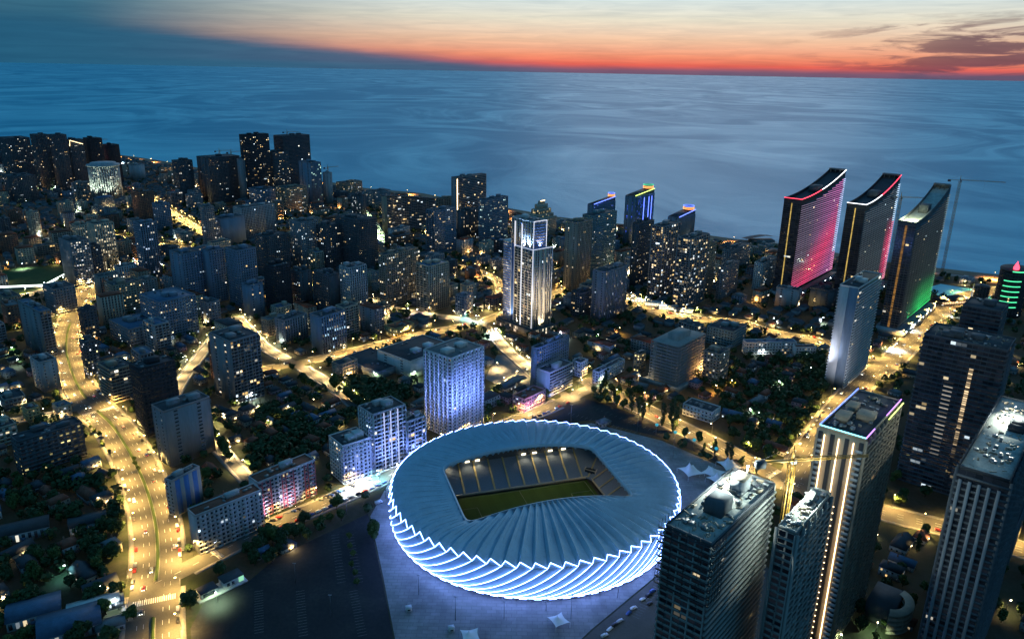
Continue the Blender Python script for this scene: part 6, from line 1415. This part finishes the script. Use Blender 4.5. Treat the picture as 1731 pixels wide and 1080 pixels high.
# ------------------------------------------------------------------ cars
def car_proto(kind):
    L_, W_, H_ = {'sedan': (4.5, 1.8, 1.45), 'hatch': (4.0, 1.75, 1.5), 'suv': (4.7, 1.9, 1.75), 'van': (5.8, 2.1, 2.5)}[kind]
    prof = {'sedan': [(-.5, .30), (-.5, .58), (-.36, .63), (-.24, 1), (.10, 1), (.24, .64), (.47, .56), (.5, .32)], 'hatch': [(-.5, .3), (-.49, .62), (-.42, 1), (.08, 1), (.25, .64), (.47, .55), (.5, .32)],
            'suv': [(-.5, .3), (-.5, .6), (-.45, 1), (.1, 1), (.24, .65), (.47, .58), (.5, .32)], 'van': [(-.5, .2), (-.5, 1), (.33, 1), (.43, .55), (.5, .45), (.5, .22)]}[kind]
    P_ = np.array(prof)*np.array([L_, H_]); n = len(P_); inn = [W_/2*(.80 if z > H_*.8 else 1.0) for x, z in P_]
    V = np.concatenate([np.c_[P_[:, 0], -np.array(inn), P_[:, 1]], np.c_[P_[:, 0], np.array(inn), P_[:, 1]]])
    F = [np.array([[i, i+n, (i+1) % n+n, (i+1) % n] for i in range(n)]), np.arange(n)[None], (np.arange(n)[::-1]+n)[None]]
    body = MB().add(V, F).mesh('body', 'paint_white')
    z0, z1 = H_*.66, H_*.93; xw0, xw1 = {'sedan': (-.31, .20), 'hatch': (-.42, .20), 'suv': (-.45, .2), 'van': (.18, .36)}[kind]
    g = MB()
    for s_ in (-1, 1): g.add([(xw0*L_, s_*(W_/2*.97), z0), (xw1*L_, s_*(W_/2*.97), z0), (xw1*L_*.55, s_*(W_/2*.84), z1), (xw0*L_*.78, s_*(W_/2*.84), z1)], [[0, 1, 2, 3]])
    i0 = {'sedan': 4, 'hatch': 3, 'suv': 3, 'van': 2}[kind]; a_, b_ = P_[i0], P_[i0+1]
    for f0, f1 in ((.15, .9),): 
        p, q = a_+(b_-a_)*f0, a_+(b_-a_)*f1; g.add([(q[0]+.03, -W_*.43, q[1]+.02), (q[0]+.03, W_*.43, q[1]+.02), (p[0]+.03, W_*.38, p[1]+.02), (p[0]+.03, -W_*.38, p[1]+.02)], [[0, 1, 2, 3]])
    glass = g.mesh('windows', 'glass_dark')
    wh = MB(); an = np.linspace(0, 2*PI, 11)[:-1]; r_ = .33 if kind != 'van' else .38
    V = np.concatenate([np.c_[r_*np.cos(an), np.full(10, y), r_*np.sin(an)] for y in (-.11, .11)]); wh.add(V, [np.array([[i, (i+1) % 10, (i+1) % 10+10, i+10] for i in range(10)]), np.arange(10)[None], (np.arange(10)[::-1]+10)[None]])
    wheel = wh.mesh('wheel', 'rubber')
    hl = MB().box(L_*.485, L_*.512, -.2, .2, H_*.40, H_*.50).mesh('headlight', 'wall_white'); hlo = MB().box(L_*.485, L_*.52, -.25, .25, H_*.36, H_*.5).mesh('headlight', 'headlight'); tl = MB().box(-L_*.512, -L_*.487, -.2, .2, H_*.46, H_*.56).mesh('taillight', 'wall_red'); tlo = MB().box(-L_*.52, -L_*.487, -.25, .25, H_*.44, H_*.56).mesh('taillight', 'taillight')
    return dict(body=body, glass=glass, wheel=wheel, hl=hl, hlo=hlo, tl=tl, tlo=tlo, L=L_, W=W_, r=r_)
CP = {k: car_proto(k) for k in ('sedan', 'hatch', 'suv', 'van')}; crs = random.Random(9); CARS = []
def car(p, ang, label, col=None, kind=None, on=False, z=.13, group=None):
    kind = kind or crs.choice(['sedan', 'sedan', 'hatch', 'suv', 'suv']); col = col or crs.choice(['white', 'white', 'silver', 'black', 'grey', 'grey', 'red', 'blue']); c = CP[kind]
    t = thing('van' if kind == 'van' else 'car', label.format(col=col, kind=kind), 'van' if kind == 'van' else 'car', (p[0], p[1], z), ang, group)
    o = link('body', c['body'], t); objmat(o, 'paint_'+col); link('windows', c['glass'], t)
    for sx_ in (-1, 1):
        for sy in (-1, 1): o = link('wheel', c['wheel'], t); o.location = (sx_*c['L']*.31, sy*(c['W']/2-.1), c['r'])
    for sy in (-1, 1):
        o = link('headlight', c['hlo'] if on else c['hl'], t); o.location = (0, sy*c['W']*.34, 0); o = link('taillight', c['tlo'] if on else c['tl'], t); o.location = (0, sy*c['W']*.36, 0)
    CARS.append(p[:2]); return t
def moving(R, offs, n, s0, s1, descr):
    k = 0; s = s0
    for i in range(n):
        s = s0+(s1-s0)*(i+crs.uniform(.2, .8))/n; o = crs.choice(offs); p, T = at_arc(R['line'], s); N_ = np.array([-T[1], T[0]]); d = T if o < 0 else -T
        q = p+N_*o
        if any(np.hypot(*(q-c)) < 6.5 for c in CARS): continue
        car(q, math.atan2(d[1], d[0]), '{col} {kind} driving, ' + ordw(k) + f' moving car up {descr}', on=True, z=R['z']+.02, group='cars driving on '+descr); k += 1
moving(R1, (-10, -6.6, -3.2, 3.2, 6.6, 10), 40, 20, A1[-1]-30, 'the wide avenue'); moving(R3, (-6.5, -2.5, 2.5, 6.5), 10, 60, arc(R3['line'])[-1]-10, 'the diagonal road'); moving(R4, (-8, -3, 3, 8), 20, 60, arc(R4['line'])[-1]-120, 'the coast avenue')
moving(R6, (-4, 4), 14, 20, arc(R6['line'])[-1]-30, 'the market street'); moving(R8, (-5.5, -2, 2, 5.5), 18, 20, arc(R8['line'])[-1]-10, 'the lit boulevard'); moving(R2, (-2.4, 2.4), 4, 60, 330, 'the street by the stadium'); moving(R9, (-4, 4), 7, 5, arc(R9['line'])[-1], 'the bright far street'); moving(R7, (-2.5, 2.5), 4, 10, arc(R7['line'])[-1], 'the street below the white and blue tower')
def parked(R, off, s0, s1, pitch, ang, prob, descr, gap=()):
    k = 0; s = s0
    while s < s1:
        s += pitch*crs.uniform(.95, 1.15)
        if crs.random() > prob or any(g0 < s < g1 for g0, g1 in gap): continue
        p, T = at_arc(R['line'], s); N_ = np.array([-T[1], T[0]]); q = p+N_*off
        if in_foot(q, 1.0) or any(np.hypot(*(q-c)) < 2.2 for c in CARS): continue
        if any(near_line(q, Q['line'], Q['w']/2+2) for Q in ROADS if Q is not R): continue
        car(q, math.atan2(T[1], T[0])+ang, '{col} {kind} parked, ' + ordw(k) + f' along {descr}', z=(R['z'] if abs(off) < R['w']/2 else .0)+.06, group='cars parked along '+descr); k += 1
parked(R1, 12.9, 30, A1[-1]-150, 5.6, 0, .42, 'the left kerb of the wide avenue', ((zs-12, zs+12),)); parked(R1, -12.9, 30, A1[-1]-150, 5.6, 0, .42, 'the right kerb of the wide avenue', ((zs-12, zs+12),))
sA, sB = arc_of_px(R2['line'], 470, 888), arc_of_px(R2['line'], 690, 788)
parked(R2, 6.2, sA, sB, 3.6, PI/2+.5, .62, 'the house side of the stadium street'); parked(R2, -6.4, sA-8, sB+20, 5.3, 0, .9, 'the stadium side of the stadium street'); parked(R2, -6.4, arc_of_px(R2['line'], 850, 720), arc_of_px(R2['line'], 960, 675), 5.3, 0, .85, 'the far stretch of the stadium street')
parked(R8, 8.2, 120, 330, 5.4, 0, .5, 'the far kerb of the lit boulevard'); parked(R4, 10.2, 40, 170, 5.4, 0, .6, 'the left kerb of the coast avenue')
dL = math.radians(40)
for i, ((x, y), col) in enumerate(zip(((1103, 1000), (1097, 1007), (1086, 1014), (1099, 1021), (1071, 1029), (1063, 1037), (1048, 1050), (1039, 1057), (1031, 1064), (1022, 1075)), ('blue', 'black', 'white', 'black', 'white', 'blue', 'silver', 'black', 'white', 'white'))):
    g = G(x, y); car(g, dL+crs.uniform(-.15, .15), '{col} {kind} in the small stadium car park, ' + ordw(i) + ' from the back', col=col, z=.04, group='cars in the small stadium car park')
for i, (x, y, a_) in enumerate(((640, 851, math.radians(40)), (1277, 787, math.radians(-54)), (1286, 781, math.radians(-54)))):
    g = G(x, y); car(g, a_, ('white van parked beside the stadium street near the kerb', 'white van on the diagonal road, left of two', 'white van on the diagonal road, right of two')[i], col='white', kind='van', z=.2)
CARS.append(None); CARS.pop()
# ------------------------------------------------------------------ plaza furniture
def tent(label, px, w, h, rz):
    g = G(*px); t = thing('tensile_canopy', label, 'canopy', (g[0], g[1], .04), rz, 'white tensile canopies on the stadium plaza'); n = 12; s = np.linspace(-1, 1, n+1); X_, Y_ = np.meshgrid(s, s, indexing='ij')
    pull = 1-.16*(1-Y_**2)*np.abs(X_); pully = 1-.16*(1-X_**2)*np.abs(Y_); r_ = np.sqrt((X_+.15)**2+(Y_-.1)**2)
    Z_ = 3.0 + (h-3.0)*np.exp(-r_*2.4) + .6*np.abs(X_*Y_)
    for dz, nm in ((0, 'fabric'),): MB().grid(np.stack([X_*pull*w/2, Y_*pully*w/2, Z_], 2)).build(nm, 'tent_fabric', t)
    for (x, y) in ((-1, -1), (1, -1), (1, 1), (-1, 1)): MB().tube([(x*w/2, y*w/2, 0), (x*w/2, y*w/2, 3.7)], .14, 6).build('post', 'wall_white', t)
    MB().tube([(-.15*w/2, .1*w/2, 0), (-.15*w/2, .1*w/2, h)], .18, 6).build('mast', 'wall_white', t)
tent('white peaked canopy on the plaza, leftmost of the four beside the stadium', (1167, 803), 15, 12, .4); tent('white flat-edged canopy behind its neighbours beside the stadium', (1205, 805), 15, 9, .9); tent('white peaked canopy nearest the diagonal road', (1232, 793), 15, 12, .3); tent('white peaked canopy in front, nearest the construction tower', (1214, 817), 14, 11, .6)
tent('white canopy on the plaza below the stadium front', (944, 1056), 9.5, 6.5, .5); tent('white canopy at the bottom edge of the picture', (795, 1082), 10, 6, .2)
for i, (x, y) in enumerate(((691, 1032), (763, 1066))):
    g = G(x, y); t = thing('ticket_booth', ('small white booth on the plaza, left one', 'small white booth on the plaza, right one')[i], 'booth', (g[0], g[1], .04), .3)
    MB().box(-1.6, 1.6, -1.4, 1.4, 0, 2.7).build('cabin', 'wall_white', t); MB().box(-1.8, 1.8, -1.6, 1.6, 2.7, 2.9).build('roof', 'roof_white', t); MB().box(-.9, .9, -1.48, -1.41, 1.0, 2.0).build('hatch', 'glass_dark', t); MB().box(1.61, 1.67, -.5, .5, 0, 2.1).build('door', 'wall_grey', t)
for i, (x, y, hh) in enumerate(((708, 1005, 14), (770, 1048, 16), (852, 1046, 12), (923, 1032, 14), (965, 1046, 16), (1044, 1010, 14), (965, 716, 18), (1077, 730, 18), (1137, 775, 18), (586, 870, 12), (500, 985, 14), (560, 1040, 14))):
    g = G(x, y); t = thing('light_mast', ordw(i) + ' tall slim lighting mast around the stadium, counted from the plaza front', 'mast', (g[0], g[1], .05)); MB().tube([(0, 0, 0), (0, 0, hh)], [.2, .1], 6).build('pole', 'steel', t); MB().box(-1.0, 1.0, -.15, .15, hh, hh+.25).build('lamp_bar', 'wall_pale', t)
for i, (x, y) in enumerate(((1109, 734), (1140, 747), (1172, 760), (1209, 775))):
    g = G(x, y); t = thing('globe_light', ordw(i) + ' cyan globe light on a pole behind the stadium, from the left', 'globe light', (g[0], g[1], .05), 0, 'cyan globe lights behind the stadium')
    MB().tube([(0, 0, 0), (0, 0, 8)], [.16, .1], 6).build('pole', 'steel', t); an = np.linspace(-PI/2, PI/2, 9); MB().lathe([(max(.03, 1.5*math.cos(q)), 9.2+1.3*math.sin(q)) for q in an], 14).build('globe', 'led_cyan', t)
# kiosk house by the dark car park
g = (G(333, 1020)+G(405, 982))/2; t = thing('kiosk', 'small flat white building with a green-lit end by the dark car park', 'kiosk', (g[0], g[1]+3, 0), math.radians(46))
MB().box(-15, 15, -5, 5, 0, 1.2).build('base', 'wall_pale', t); MB().box(-13, -3, -3.5, 3.5, 1.2, 4.8).build('left_room', 'wall_white', t); MB().box(1, 13, -3.8, 3.8, 1.2, 5.6).build('right_room', 'wall_white', t)
MB().box(-13.5, -2.5, -4, 4, 4.8, 5.1).build('left_roof', 'roof_dark', t); MB().box(.5, 13.5, -4.3, 4.3, 5.6, 5.95).build('right_roof', 'roof_dark', t); MB().box(10, 13.2, -3.95, -3.85, 1.8, 5.2).build('lit_sign', 'led_kiosk', t); MB().box(-12, -5, -3.62, -3.55, 1.8, 4.2).build('shop_window', 'glass_dark', t)
for x in (2.5, 5.5): MB().box(x, x+1.8, -3.92, -3.85, 2.2, 4.4).build('window', 'glass_dark', t)
# filling station canopy
g = G(868, 652); t = thing('station_canopy', 'flat filling station canopy in the yellow-lit yard', 'canopy', (g[0], g[1], 0), YG); MB().box(-14, 14, -5.5, 5.5, 5.4, 6.4).build('roof', 'roof_grey', t)
for x in (-9, 0, 9): MB().box(x-.35, x+.35, -.35, .35, 0, 5.4).build('column', 'wall_white', t); MB().box(x-.5, x+.5, 1.2, 2.0, 0, 1.7).build('fuel_pump', 'wall_red', t)
lamp_light('canopy_light', 'POINT', t, (0, 0, 4.6), 2500, (1, .9, .55), .6)
# lagoon with fountain and waterside restaurant
o = MB().add([(x, y, .06) for x, y in LAGOON], [list(range(len(LAGOON)))[::-1]]).build('lagoon', 'sea_water'); struct(o)
g = G(1641, 506); t = thing('fountain', 'lit fountain jets in the lagoon at far right', 'fountain', (g[0], g[1], .1)); MB().lathe([(9, 0), (9, .9), (8.2, .9), (8.2, .3), (.1, .3)], 20).build('basin', 'wall_pale', t); MB().lathe([(1.6, .4), (.9, 9), (.3, 20), (.05, 24)], 8).build('water_jet', 'jet_glow', t)
for q in range(7): o = MB().lathe([(.9, .3), (.6, 2.2), (.1, 3.2)], 6).build('lit_jet', 'led_warm', t); o.location = (-18+q*6, 2, 0)  # the water itself glows in place of fountain lighting
g = G(1605, 512); t = thing('waterside_restaurant', 'glowing restaurant pavilion on the lagoon shore', 'restaurant', (g[0], g[1], 0), .25); MB().box(-20, 20, -8, 8, 0, 5).build('wall', 'wall_tan', t); MB().add([(-23, -11, 5), (23, -11, 5), (23, 11, 5), (-23, 11, 5), (-12, 0, 11), (12, 0, 11)], [np.array([[0, 1, 5, 4], [2, 3, 4, 5], [3, 2, 1, 0]]), np.array([[1, 2, 5], [3, 0, 4]])]).build('roof', 'roof_dark', t)
MB().fbox((np.array([-20., -8, 0]), np.array([1., 0, 0]), np.array([0., -1, 0])), np.arange(10)*4+.4, np.arange(10)*4+3.4, 1, 4, 0, .1, np.tile([1.3, .8, .4], (10, 1))).build('lit_window', 'glazing', t, True, True)
# beach pavilion
g = G(1287, 408); t = thing('beach_pavilion', 'dark wing-roofed pavilion on the shore left of the first curtain tower', 'pavilion', (g[0], g[1], 0), .1); MB().box(-22, 22, -10, 10, 0, 4).build('wall', 'wall_grey', t)
MB().grid(np.array([[(-34+17*i, -14+14*j, 5+abs(i-2)*1.0+[0, 5, 9, 7, 2][i]*.9-j*1.5) for j in range(3)] for i in range(5)])).build('roof', 'roof_dark', t)
# sports ground with a long light strip at far left
o = MB().add([(x, y, .05) for x, y in GARDEN], [list(range(len(GARDEN)))[::-1]]).build('sports_field', 'grass'); struct(o)
t = thing('light_wall', 'long white light strip along the sports ground at far left', 'light strip', (*G(76, 487)[:2], 0)); p = [G(*q)[:2]-G(76, 487)[:2] for q in ((-20, 491), (76, 487), (113, 467))]
for i in range(2): MB().tube([(*p[i], 4.2), (*p[i+1], 4.2)], 1.3, 4).build('light_strip', 'led_wall', t); MB().tube([(*p[i], 1.8), (*p[i+1], 1.8)], 1.7, 4).build('wall', 'wall_grey', t)
# curved car ramp building and the media-lit block at the bottom right
g = G(1500, 1046); t = thing('parking_ramp', 'curved open parking ramp at the foot of the near towers', 'parking garage', (g[0], g[1], 0), YG); FOOT.append((g[:2], 18, 14, YG)); an = np.linspace(-2.9, -.3, 15)
arcm = MB().grid(np.stack([np.c_[15*np.cos(an), 12*np.sin(an), np.zeros(15)], np.c_[15*np.cos(an), 12*np.sin(an), np.full(15, .9)], np.c_[9*np.cos(an), 7*np.sin(an), np.full(15, .9)]], 1)[:, ::-1]).mesh('ramp_floor', 'wall_beige')
for q in range(5): o = link('ramp_floor', arcm, t); o.location = (0, 0, 3.0*q+.5)
for q in an[::2]: MB().tube([(14.2*math.cos(q), 11.2*math.sin(q), 0), (14.2*math.cos(q), 11.2*math.sin(q), 13.4)], .3, 5).build('column', 'wall_beige', t)
MB().box(-9, 14, -4, 11, 0, 13).build('core', 'wall_dark', t)
mbk, ma, mb2, mz = block('low block with violet and red light panels at the right edge', 1700, 1716, 1760, 900, 968, 'dark', 'grid', 'grid', .15, pal=[(.4, .1, 1), (1, .1, .2), (1, .5, .2)])
# bright shop row under the busy lit towers
for i, (x, y) in enumerate(((1085, 514), (1108, 520), (1132, 527), (1158, 532))):
    g = G(x, y); t = thing('shop_pavilion', ordw(i) + ' bright shop pavilion from the left along the lit boulevard', 'shop', (g[0], g[1]+12, 0), math.radians(-12), 'bright shop pavilions'); MB().box(-12, 12, -5, 5, 0, 4.5).build('wall', 'wall_white', t); MB().box(-13, 13, -6.5, 5.5, 4.5, 5).build('roof', 'roof_white', t)
    MB().fbox((np.array([-12., -5, 0]), np.array([1., 0, 0]), np.array([0., -1, 0])), np.arange(6)*4+.3, np.arange(6)*4+3.6, .4, 3.8, 0, .1, np.tile([1.5, 1.35, .9], (6, 1))).build('lit_shopfront', 'glazing', t, True, True)
